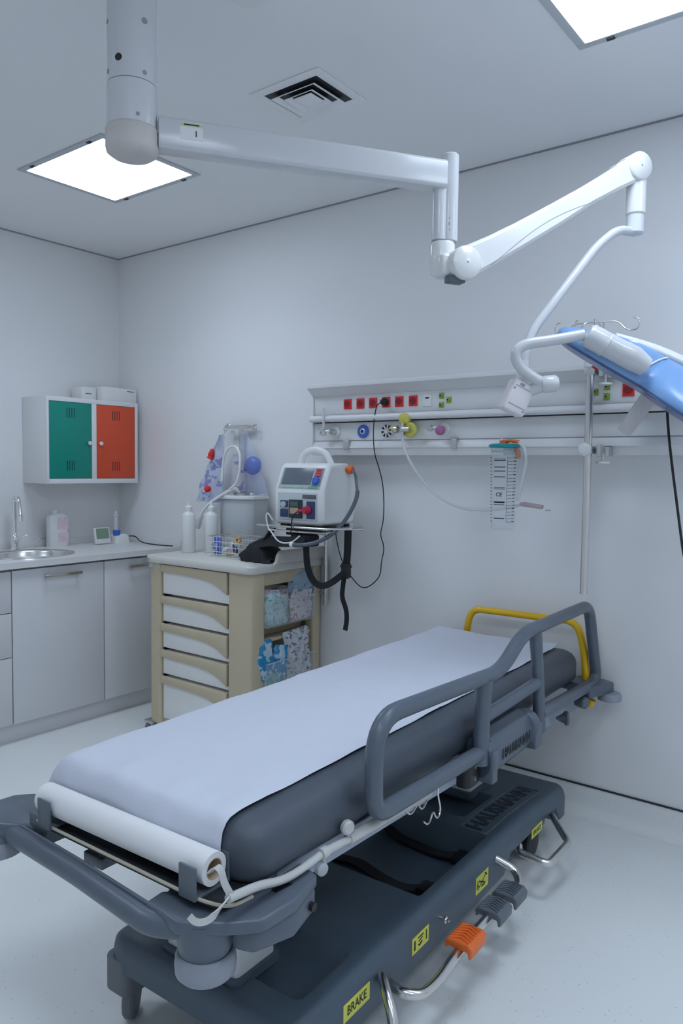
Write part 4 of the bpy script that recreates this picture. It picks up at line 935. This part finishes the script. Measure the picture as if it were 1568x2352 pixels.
# foot end : bumper bar, corner housings, rollers
so('bumper_bar', MB().tube(fillet([(-.30, -.91, .550), (-.365, -.975, .550), (-.335, -1.052, .545), (-.06, -1.062, .540), (.195, -1.082, .535), (.262, -1.04, .535)], .03, 6), .0235, 20), M_RAILP)
so('bumper_ridge', MB().tube(fillet([(-.32, -1.046, .568), (-.06, -1.055, .563), (.19, -1.072, .560), (.262, -1.062, .561), (.335, -1.02, .562)], .03, 6), .004, 8), M_RAILP)
so('corner_arm', MB().prism([(.165, -1.075), (.262, -1.085), (.335, -1.035), (.385, -.985), (.392, -.90), (.368, -.80), (.310, -.78), (.295, -.90), (.235, -.975), (.16, -1.03)], 'z', .538, .566), M_RAILP, bevel=.008, seg=3)
so('corner_arm', MB().prism([(.315, -1.00), (.362, -.985), (.390, -.90), (.366, -.80), (.315, -.80)], 'z', .488, .545), M_RAILP, bevel=.012, seg=3)
so('arm_slot', MB().prism([(.33, -.90), (.345, -.905), (.352, -.86), (.325, -.865)], 'z', .5655, .567), M_BLACK, smooth=False)
so('arm_bolt', MB().cyl((.372, -.83, .515), (.384, -.83, .515), .009, 12), M_BLACK)
so('roller_housing', MB().lathe([(.036, .0), (.044, .006), (.050, .020), (.061, .078), (.062, .090)], (.262, -1.012, .463), n=36), M_RAILP, angle=50)
ro = so('bumper_roller', MB().lathe([(.034, 0), (.050, .002), (.0575, .010), (.059, .026), (.0575, .042), (.053, .049), (.049, .050), (.046, .046), (.042, .041)], (.262, -1.010, .428), n=44), M_TYRE, angle=60)
so('corner_arm', MB().prism([(-.335, -.88), (-.385, -.89), (-.46, -.965), (-.47, -1.07), (-.42, -1.10), (-.33, -1.075), (-.26, -1.03), (-.30, -.95)], 'z', .535, .572), M_RAILP, bevel=.012, seg=3)
so('roller_housing', MB().lathe([(.05, 0), (.056, .008), (.056, .05)], (-.385, -1.05, .500), n=32), M_PLASTIC)
so('bumper_roller', MB().lathe([(.035, 0), (.055, .003), (.060, .014), (.060, .030), (.055, .040), (.04, .042)], (-.385, -1.052, .482), n=36), M_TYRE)
so('bracket', MB().box(-.30, -.285, -1.02, -.86, .50, .580).box(-.285, -.225, -1.035, -1.028, .545, .60), M_PLASTIC, bevel=.003)
so('bracket', MB().prism([(.155, -1.035), (.17, -1.035), (.17, -.86), (.10, -.86)], 'z', .50, .545), M_PLASTIC, bevel=.003)
bh = so('pole_socket', MB().box(-.125, -.06, -1.005, -.935, .520, .545).box(-.10, -.05, -.94, -.80, .500, .530), M_PLASTIC, bevel=.003)
so('socket_hole', MB().cyl((-.095, -.972, .5445), (-.095, -.972, .5462), .017, 24), M_BLACK, bh)
so('socket_screws', MB().cyl((-.116, -.985, .545), (-.116, -.985, .547), .005, 10).cyl((-.072, -.950, .545), (-.072, -.950, .547), .005, 10).cyl((-.075, -.995, .545), (-.075, -.995, .547), .005, 10), M_STEEL, bh)
# roll tray
tr = so('roll_tray', MB().prism(rrect(-.265, .315, -1.030, -.93, .03), 'z', .574, .586), M_BLACK, bevel=.003)
so('tray_trim', MB().tube(fillet([(-.268, -.99, .589), (-.262, -1.036, .589), (.28, -1.036, .588), (.335, -1.02, .588), (.345, -.97, .590)], .04, 6), .0035, 8), mat('cream_piping', (.50, .46, .36), .5, noise=.03), tr)
for x in (-.235, .225):
    so('roll_clip', MB().prism([(-1.046, .585), (-1.046, .650), (-1.040, .650), (-1.040, .592), (-.957, .592), (-.957, .645), (-.951, .645), (-.951, .585)], 'x', x, x+.045), M_PLASTIC, tr, bevel=.002)
# side rail on the right
X = .372
tubeR = .0215
outer_ = [(X, -.03, .592), (X, -.602, .612), (X, -.600, .835), (X, .075, .800), (X, .245, .885), (X, .885, .884), (X, 1.0, .590), (X, .955, .562), (X, .40, .588)]
rl = so('side_rail', MB().tube(fillet(outer_, [.0, .06, .10, .07, .07, .07, .05, .02, 0], 8), tubeR, 18), M_RAILP, label='dark grey moulded side rail')
so('rail_post', MB().tube([(X, -.035, .80), (X, -.040, .70), (X, -.050, .56)], [.030, .026, .030], 16, flat=.8, upv=(1, 0, 0)), M_RAILP, rl)
so('rail_post', MB().tube([(X, .345, .875), (X, .39, .68), (X, .405, .53)], [.026, .022, .026], 16, flat=.8, upv=(1, 0, 0)), M_RAILP, rl)
so('rail_bar', MB().tube([(X, -.03, .690), (X, .37, .698)], .021, 14, flat=.8, upv=(1, 0, 0)), M_RAILP, rl)
cl = so('rail_hinge', MB().prism([(.31, .620), (.345, .632), (.378, .620), (.396, .585), (.392, .535), (.37, .500), (.31, .500)], 'y', .0, .285), M_RAILP, bevel=.004)
so('hinge_cheek', MB().lathe([(.050, 0), (.060, .006), (.060, .035), (.050, .042)], (.355, -.045, .565), (0, 1, 0), 28).box(.33, .41, -.045, -.008, .505, .60), M_RAILP, cl, bevel=.004)
so('hinge_cheek', MB().lathe([(.046, 0), (.055, .006), (.055, .04), (.046, .046)], (.355, .285, .57), (0, 1, 0), 28).box(.34, .405, .29, .35, .505, .585), M_RAILP, cl, bevel=.004)
so('hinge_inner', MB().prism(rrect(.33, .375, -.125, -.05, .018, 4), 'z', .51, .585), M_BLACK, cl)
for z in (.565, .532): so('hinge_screw', MB().cyl((.375, -.09, z), (.379, -.09, z), .006, 10), M_STEEL, cl)
tm_ = MB(); text_mesh(tm_, 'HAUSMANN', (.3965, .158, .560), (0, 1, 0), (-.05, 0, 1), .043, .002, .88)
so('embossed_name', tm_, M_EMB, cl, smooth=False, label='raised dark lettering')
# folded infusion pole along the right side
x_ = .345
fp = so('folded_pole', MB().tube(fillet([(x_, -1.036, .616), (x_, -.955, .604), (x_, -.885, .582), (x_, -.83, .578), (x_, -.75, .583)], .03, 6), .0085, 12).tube([(x_, -.755, .583), (x_, -.655, .575)], .0095, 12).tube([(x_, -.66, .575), (x_, -.30, .556)], .013, 14), M_CREAM, label='cream coloured folded infusion pole')
so('pole_joint', MB().cyl((x_, -.762, .583), (x_, -.742, .582), .013, 14).cyl((x_, -.752, .575), (x_+.004, -.752, .556), .005, 10), M_CREAM, fp)
so('pole_knob', MB().lathe([(.008, 0), (.014, .003), (.014, .016), (.009, .019)], (x_-.008, -.756, .552), (1, -.3, 0), 14), M_CLEARB, fp)
so('pole_knob', MB().lathe([(.009, 0), (.0165, .003), (.0165, .012), (.012, .016)], (x_-.005, -.664, .606), (1, -.3, 0), 14).cyl((x_, -.66, .58), (x_, -.66, .60), .005, 8), M_CREAM, fp)
so('pole_hook', MB().strap(smooth_pts([(x_, -1.028, .618), (x_-.002, -1.045, .650), (x_-.006, -1.047, .672), (x_-.016, -1.050, .678), (x_-.03, -1.052, .662)], 2), .013, .003, (.3, 1, .2)).strap(smooth_pts([(x_, -1.028, .620), (x_-.004, -1.06, .600), (x_-.012, -1.075, .588), (x_-.028, -1.088, .586), (x_-.038, -1.094, .598)], 2), .012, .003, (.3, .8, .8)), M_CREAM, fp)
for pts in ([(.331, -.39, .537), (.333, -.372, .520), (.333, -.352, .522), (.333, -.335, .540), (.333, -.315, .512), (.333, -.295, .515), (.333, -.27, .545)],
            [(.333, -.300, .475), (.336, -.285, .462), (.337, -.27, .468), (.336, -.255, .490), (.337, -.240, .462), (.337, -.222, .462), (.336, -.212, .480), (.333, -.225, .520), (.333, -.222, .545)]):
    so('wire_hook', MB().tube(smooth_pts(pts, 2), .0028, 8), M_STEEL)
so('release_knob', MB().lathe([(.004, 0), (.020, .03), (.026, .034), (.026, .042)], (.33, .68, .490), (.8, .6, .0), 16), M_PLASTIC)
# head end
so('bumper_bar', MB().tube([(-.33, .99, .545), (.34, .99, .540)], .026, 16), M_RAILP)
so('corner_arm', MB().prism([(.29, .90), (.395, .86), (.430, .95), (.445, 1.005), (.40, 1.025), (.29, 1.02)], 'z', .528, .572), M_RAILP, bevel=.010, seg=3)
so('corner_arm', MB().prism([(-.29, .90), (-.38, .92), (-.42, 1.0), (-.38, 1.025), (-.29, 1.02)], 'z', .528, .572), M_RAILP, bevel=.010, seg=3)
so('bumper_roller', MB().lathe([(.03, 0), (.044, .004), (.046, .020), (.040, .032), (.025, .034)], (.432, .985, .500), n=28), M_TYRE)
so('bumper_roller', MB().lathe([(.03, 0), (.044, .004), (.046, .020), (.040, .032), (.025, .034)], (-.40, .985, .500), n=28), M_TYRE)
so('pivot_cap', MB().lathe([(.020, 0), (.026, .004), (.026, .04), (.020, .046)], (.345, .865, .514), (1, -.4, 0), 6), M_PLASTIC, bevel=.004)
ph = so('push_handle', MB().tube(fillet([(-.185, .972, .565), (-.180, .972, .700), (-.158, .972, .795), (.300, .972, .796), (.330, .972, .700), (.342, .972, .565)], .055, 8), .0145, 14), M_YELLOW, label='yellow tubular push handle')
so('handle_end', MB().cyl((.365, .955, .475), (.375, .955, .500), .014, 14), M_YELLOW, ph)

# ---- paper on the mattress
def prof_d(d):  # height drop below MZ at distance d inside the mattress edge
    tab = [(-.001, .11), (0, .045), (.004, .026), (.013, .012), (.026, .004), (.045, .001), (.06, 0)]
    if d >= .06: return 0
    for (a, za), (b, zb) in zip(tab, tab[1:]):
        if d <= b: return za+(zb-za)*(d-a)/(b-a)
    return 0
rp = random.Random(3)
def paper(u, v):
    # u : 0 left edge .. 1 right edge ; v : 0 head .. 1 foot, running over the front edge
    sx = -.055+.628*u               # arc length across, negative part hangs over the left side
    if sx < 0: x, dzx = MX0-.004+.002*math.sin(v*40), .03-sx*.9
    else: x = MX0-.004+sx; dzx = prof_d(sx)
    sy = v*2.02
    yh = .925-.03*u
    if sy < yh-(MY0-.004): y = yh-sy; dzy = prof_d(y-MY0+.004)
    else: y = MY0-.006-.003*math.sin(u*11); dzy = .045+(sy-(yh-(MY0-.004)))*1.0
    z = MZ+.0035-dzx-dzy
    z = max(z, .583)
    wr_ = .0014*math.sin(u*9+v*5)+.0012*math.sin(u*23-v*31)+.0008*math.sin(v*70+u*4)
    # creases and tears along the foot edge
    if y < MY0+.12: wr_ += .0030*math.sin(u*37+1)*math.sin(u*11)
    if sy < .06: wr_ += (.06-sy)*.20*(abs(2*u-1)**3)
    if u > .35 and u < .38 and y < MY0+.06: wr_ += .004
    z += wr_+.0015
    if v > .47 and abs(v-.475) < .004: z += .0012
    return (x, y-(.002 if y < MY0 else 0), z)
pmesh = MB().grid(lambda u, v: WST @ Vector(paper(v, u)), 190, 60)
tag(obj('exam_paper', pmesh, M_PAPER, angle=60, solidify=.0006), 'white disposable paper sheet spread over the stretcher mattress and its foot end', 'paper sheet')
ra, rb = V(-.262, -1.004, .6310), V(.272, -.998, .6310)
rr = WST @ ra; re_ = WST @ rb
pr2 = thing('paper_roll', 'white paper roll held by two clips across the foot end of the stretcher', 'paper roll', tuple((rr+re_)/2-V(0, 0, .032)))
axd = (re_-rr)
obj('roll', MB().lathe([(.0205, 0), (.0320, 0), (.0320, axd.length), (.0205, axd.length)], rr, axd, 44, cap=False), M_ROLL, pr2, angle=50)
obj('core', MB().lathe([(.0205, 0), (.0185, 0), (.0185, axd.length), (.0205, axd.length)], rr, axd, 40, cap=False), M_CARD, pr2, angle=50, label='brown cardboard core')
obj('loose_end', MB().strap([WST @ Vector(p) for p in smooth_pts([(.0, -.965, .640), (.0, -.960, .60), (.0, -.962, .588)], 1)], .50, .0008, (1, 0, 0)), M_ROLL, pr2)

# ================================================================== SURGICAL LAMP
CL = V(2.435, -1.733, 0)
SL = thing('surgical_lamp', 'white ceiling-mounted surgical lamp arm with a blue shadowless lamp head', 'surgical lamp', (CL.x, CL.y, 2.19))
obj('ceiling_column', MB().lathe([(.0635, 0), (.0635, H-2.384)], (CL.x, CL.y, 2.384), n=48), M_LAMPA, SL)
rg = MB()
obj('column_seam', MB().lathe([(.0628, 0), (.0628, .003)], (CL.x, CL.y, 2.381), n=48), M_GAP, SL)
obj('column_sleeve', MB().lathe([(.0645, 0), (.0645, 2.381-2.262)], (CL.x, CL.y, 2.262), n=48), M_LAMPA, SL)
obj('bearing_cap', MB().lathe([(.030, -.016), (.052, -.013), (.066, -.003), (.0685, .008), (.0685, .052), (.065, .058)], (CL.x, CL.y, 2.218), n=48), M_LAMPG, SL, angle=60, label='warm grey bottom cap')
vd = V(4.131, -3.017, 0)-CL; a0 = math.atan2(vd.y, vd.x)
def onc(da, z, r=.0636): return V(CL.x+r*math.cos(a0+da), CL.y+r*math.sin(a0+da), z)
for da, z, r, m in ((.52, 2.400, .006, M_GAP), (-1.20, 2.405, .006, M_GAP), (-.55, 2.430, .0095, M_BLACK), (.52, 2.528, .008, M_GAP), (-1.25, 2.53, .006, M_GAP), (.22, 2.292, .005, M_GAP)):
    da2 = da
    p = onc(da2, z, .0655 if z < 2.38 else .0640); d = (p-V(CL.x, CL.y, z)).normalized()
    obj('screw_hole', MB().cyl(p-d*.004, p+d*.0004, r, 14), m, SL)
EL = V(2.962, -1.020, 0)
ad = (EL-CL).normalized(); an = V(-ad.y, ad.x, 0)
A0 = CL+ad*.066; A1 = EL
def arm_ring(p, zb, zt, w): return [p+an*sx*w+V(0, 0, z) for sx, z in ((-1, zb+.008), (-1, zt-.008), (-.8, zt), (.8, zt), (1, zt-.008), (1, zb+.008), (.8, zb), (-.8, zb))]
obj('extension_arm', MB().loft([arm_ring(A0, 2.230, 2.312, .032), arm_ring(A1, 2.216, 2.296, .032)]), M_LAMPA, SL, bevel=.0025, seg=2, angle=25)
# maker's label on the arm, facing the room
side = -an if (-an).dot(V(4.131, -3.017, 0)-A0) > 0 else an
LB = A0+ad*.085+side*.0325; lt_ = V(0, 0, 1)
lab = obj('arm_label', MB().obox(LB+V(0, 0, 2.278), ad, side, lt_, .030, .0004, .022), M_WHITE, SL, smooth=False, label='small white label')
obj('label_band', MB().obox(LB+V(0, 0, 2.294)+side*.0003, ad, side, lt_, .030, .0004, .005), mat('pale_label_band', (.62, .66, .42), .5, noise=.03), lab, smooth=False)
xd = ad if ad.cross(V(0, 0, 1)).dot(side) > 0 else -ad
q = MB(); text_mesh(q, '1', LB+V(0, 0, 2.271)+side*.0008+xd*.012, xd, (0, 0, 1), .022, .0004); obj('numeral', q, M_INK, lab, smooth=False)
obj('print_line', MB().obox(LB+V(0, 0, 2.294)+side*.0008, ad, side, lt_, .020, .0003, .0016), M_INK, lab, smooth=False)
obj('elbow_tube', MB().lathe([(.024, 2.068), (.026, 2.07), (.026, 2.318), (.023, 2.322)], EL+ad*.020, n=32), M_LAMPA, SL)
obj('elbow_tube', MB().lathe([(.020, 2.068), (.022, 2.07), (.022, 2.222)], EL-ad*.010-side*.0, n=32), M_LAMPA, SL)
for z, r in ((2.098, .004), (2.115, .006), (2.131, .004)):
    p = EL+ad*.020+(V(4.131, -3.017, 0)-EL).normalized()*.0262+ad*.004
    obj('screw_hole', MB().cyl(V(p.x, p.y, z)-side*.006, V(p.x, p.y, z)+side*.0006, r, 12), M_GAP, SL)
JL = V(3.022, -1.012, 1.993); JR = V(3.345, -.478, 2.362)
obj('elbow_seam', MB().lathe([(.034, 0), (.034, .004)], V(EL.x, EL.y, 2.063), n=32), M_GAP, SL)
obj('elbow_knuckle', MB().lathe([(.020, -.002), (.034, .010), (.037, .03), (.037, .092), (.035, .098)], V(EL.x, EL.y, 1.965), n=36), M_LAMPW, SL, angle=50)
sdir = (JR-JL); hdir = V(sdir.x, sdir.y, 0).normalized(); hn = V(hdir.y, -hdir.x, 0)
if hn.dot(V(4.131, -3.017, 0)-JL) < 0: hn = -hn
obj('knuckle_block', MB().obox((EL+V(0, 0, 1.99)+JL)/2, hdir, hn, (0, 0, 1), .045, .027, .032), M_LAMPW, SL, bevel=.012, seg=3)
obj('knuckle_stop', MB().obox(JL+V(0, 0, -.045)-hdir*.02, hdir, hn, (0, 0, 1), .026, .018, .010), M_PLASTIC, SL, bevel=.003)
obj('pivot_disc', MB().lathe([(.046, -.036), (.048, -.034), (.048, .034), (.044, .038)], JL, hn, 40), M_LAMPW, SL, angle=50)
obj('pivot_pin', MB().cyl(JL+hn*.037, JL+hn*.0388, .003, 10), M_GAP, SL)
ud = sdir.normalized(); vn = ud.cross(hn).normalized()
if vn.z < 0: vn = -vn
Ls = sdir.length
tprof = [(0, .046, -.046), (.08, .041, -.046), (.16, .036, -.046), (.30, .032, -.044), (.5, .030, -.040), (.7, .030, -.032), (.85, .034, -.034), (1.0, .040, -.040)]
def srings(w, off=0, ts=1.):
    out = []
    for t, a_, b_ in tprof:
        c = JL+ud*(Ls*t)
        out.append([c+hn*(w*sx)+vn*z for sx, z in ((-1, b_*ts+.010), (-1, a_*ts-.010), (-.75, a_*ts), (.75, a_*ts), (1, a_*ts-.010), (1, b_*ts+.010), (.75, b_*ts), (-.75, b_*ts))])
    return out
obj('spring_arm', MB().loft(srings(.027)), M_LAMPW, SL, bevel=.002, seg=2, angle=22)
sw = MB()
for k in range(25):
    t = .10+.72*k/24
    sw_z = -.040+.030*max(0, math.sin(math.pi*k/24))**1.2
    sw.v.append(tuple(JL+ud*(Ls*t)+hn*.0276+vn*sw_z)); sw.v.append(tuple(JL+ud*(Ls*t)+hn*.0276+vn*(sw_z-.0016)))
for k in range(24): sw.f.append((2*k, 2*k+1, 2*k+3, 2*k+2)); sw.m.append(0)
obj('cover_seam', sw, M_GAP, SL, smooth=False)
obj('pivot_disc', MB().lathe([(.040, -.034), (.044, -.032), (.044, .032), (.040, .036)], JR, hn, 40), M_LAMPW, SL, angle=50)
obj('pivot_pin', MB().cyl(JR+hn*.035, JR+hn*.0368, .003, 10), M_GAP, SL)
obj('adjust_grip', MB().obox(JR-ud*.055+vn*.030, ud, hn, vn, .022, .018, .010), mat('ribbed_pale_plastic', (.60, .60, .58), .6, noise=.1, nscale=200), SL, bevel=.004)
obj('adjust_slot', MB().obox(JR-ud*.045+vn*.0405, ud, hn, vn, .018, .010, .001), M_GAP, SL)
DT = JR+hdir*.012
obj('drop_tube', MB().lathe([(.024, 2.215), (.031, 2.222), (.031, 2.32), (.034, 2.36)], V(DT.x, DT.y, 0), n=32), M_LAMPW, SL)
obj('swivel_sleeve', MB().lathe([(.024, 2.158), (.0275, 2.162), (.0275, 2.214), (.025, 2.217)], V(DT.x, DT.y, 0), n=32), mat('sleeve_white', (.74, .76, .80), .3, noise=.02), SL)
obj('curved_tube', MB().tube(fillet([(DT.x, DT.y, 2.165), (3.318, -.530, 2.164), (3.27, -.582, 2.108), (3.134, -.772, 1.815), (3.128, -.800, 1.70)], [0, .03, .10, .06, 0], 8), .0145, 16), M_LAMPA, SL)
# control housing below the curved tube
F_ = V(-.608, .792, -.058); R_ = V(.793, .610, .012); U_ = V(-.045, .039, .998)
bxc = V(3.125, -.835, 1.615)
bu = (U_*.90+R_*.40).normalized(); br = (R_*.93-U_*.26+F_*.25).normalized(); bf = bu.cross(br).normalized(); br = bf.cross(bu)
cbx = obj('control_box', MB().obox(bxc, br, bu, bf, .036, .050, .026), mat('pinkish_white_plastic', (.78, .74, .75), .35, noise=.02), SL, bevel=.007, seg=3, label='faintly pink white control housing')
obj('control_neck', MB().cyl(V(3.128, -.805, 1.66), V(3.128, -.800, 1.73), .018, 20), M_LAMPW, cbx)
fs = -bf if (-bf).dot(V(4.131, -3.017, 1.395)-bxc) > 0 else bf
obj('control_lines', MB().obox(bxc-bu*.028+fs*.0262, br, bu, fs, .030, .0012, .0006).obox(bxc+bu*.030+fs*.0262, br, bu, fs, .030, .001, .0006).obox(bxc+bu*.038+fs*.0262-br*.01, br, bu, fs, .008, .004, .0006), mat('grey_print', (.35, .33, .36), .5), cbx, smooth=False)
obj('control_screws', MB().cyl(bxc+br*.026-bu*.035+fs*.025, bxc+br*.026-bu*.035+fs*.0272, .0035, 10).cyl(bxc-br*.030+bu*.020+fs*.025, bxc-br*.030+bu*.020+fs*.0272, .0035, 10).cyl(bxc+br*.022+bu*.040+fs*.025, bxc+br*.022+bu*.040+fs*.0272, .003, 10), M_GAP, cbx)
obj('yoke_knob', MB().lathe([(.020, -.03), (.026, -.02), (.026, .012), (.020, .020)], V(3.218, -.794, 1.657), (R_*.9+U_*.1), 24).cyl(V(3.150, -.815, 1.635), V(3.20, -.800, 1.652), .018), M_LAMPA, SL, angle=50)
obj('yoke', MB().tube(smooth_pts([(3.200, -.803, 1.657), (3.165, -.833, 1.682), (3.139, -.863, 1.712), (3.134, -.874, 1.750), (3.160, -.857, 1.774), (3.21, -.815, 1.782), (3.297, -.748, 1.803)], 3), .0165, 16), M_LAMPA, SL)
# lamp head
e = V(.709, .509, -.488).normalized(); nn = V(.559, .017, .829); nn = (nn-e*nn.dot(e)).normalized(); mm = nn.cross(e).normalized()
HC = V(3.452, -.452, 1.618)-e*.045+nn*.014
obj('head_joint', MB().lathe([(.028, -.010), (.036, 0), (.036, .050), (.038, .055)], V(3.312, -.738, 1.800)-mm*.0, e, 28).cyl(V(3.312, -.738, 1.800), V(3.395, -.675, 1.747), .036, 28), M_LAMPA, SL, angle=50)
obj('head_collar', MB().tube([V(3.388, -.680, 1.752), V(3.415, -.658, 1.735), V(3.445, -.63, 1.71)], [.037, .038, .030], 28), M_LAMPA, SL, angle=50)
def hp(a, r, h): return HC+(e*math.cos(a)+mm*math.sin(a))*r+nn*h
def hr(a): # three rounded lobes, one of them pointing back along the arm
    return .255+.105*math.cos(3*(a-math.pi))
N_ = 96
def hring(s_, h, extra=0): return [hp(2*math.pi*k/N_, max(.002, hr(2*math.pi*k/N_)*s_+extra), h) for k in range(N_)]
shell = MB(); shell.loft([hring(.97, -.002), hring(1.0, .004), hring(1.0, .020), hring(.97, .034), hring(.88, .050), hring(.72, .072), hring(.55, .092), hring(.35, .106), hring(.08, .110)])
hd_ = obj('lamp_head', shell, M_BLUE, SL, angle=60, label='sky blue lobed lamp head')
obj('lens', MB().loft([hring(.90, -.018), hring(.955, -.013), hring(.985, -.003)]), M_GLASSD, hd_, angle=60, label='dark edged lens cover')
obj('rim_line', MB().loft([hring(1.0, -.004, .001), hring(1.0, .000, .002), hring(1.0, .002, .001)], cap=False), mat('navy_rim', (.05, .09, .22), .3), hd_)
rib = []
for k in range(13):
    t = k/12; r = .215*(1-t)*1.0+.0
    rib.append(hp(math.pi, .20-.50*t, .078+.040*math.sin(math.pi*min(1, t*.9+.05))))
obj('white_spine', MB().tube(rib, [.020+.012*math.sin(math.pi*k/12) for k in range(13)], 20, flat=.6, upv=nn), M_LAMPW, hd_, angle=60, label='white spine on top of the lamp head')
obj('spine_socket', MB().lathe([(.045, -.02), (.050, 0), (.048, .012), (.038, .016)], hp(math.pi, .165, .078), (nn-e*.35).normalized(), 28), M_LAMPW, hd_, angle=60)
for aa in (math.pi*.72, math.pi*1.28, math.pi*.08, math.pi*1.92):
    P_ = [hp(aa, hr(aa)*f_, h_+.0015) for f_, h_ in ((.35, .106), (.45, .100), (.55, .092), (.64, .083), (.72, .072), (.80, .062), (.88, .050), (.93, .043), (.97, .034))]
    obj('seam_line', MB().tube(P_, .0030, 8), M_WHITE, hd_)
obj('sterile_handle', MB().lathe([(.014, -.14), (.0235, -.138), (.0255, -.06), (.027, .0)], HC-nn*.018+e*.0, nn, 28), mat('handle_pinkish_white', (.66, .62, .63), .4, noise=.02), SL, angle=50, label='pale cylindrical sterile handle')
obj('indicator', MB().lathe([(.010, 0), (.010, .006)], hp(math.pi+.35, .225, -.02), -nn, 14), M_RED, hd_)
tag(obj('hanging_cable', MB().tube(smooth_pts([(3.474, -.455, 1.66), (3.470, -.477, 1.613), (3.480, -.477, 1.51), (3.492, -.474, 1.42), (3.505, -.471, 1.331), (3.520, -.468, 1.23), (3.54, -.464, 1.10), (3.62, -.40, .80), (3.75, -.2, .4), (3.8, -.15, .01)], 3), .0042, 10), M_BLACK), 'black cable hanging down from behind the blue lamp head at the right edge', 'cable')
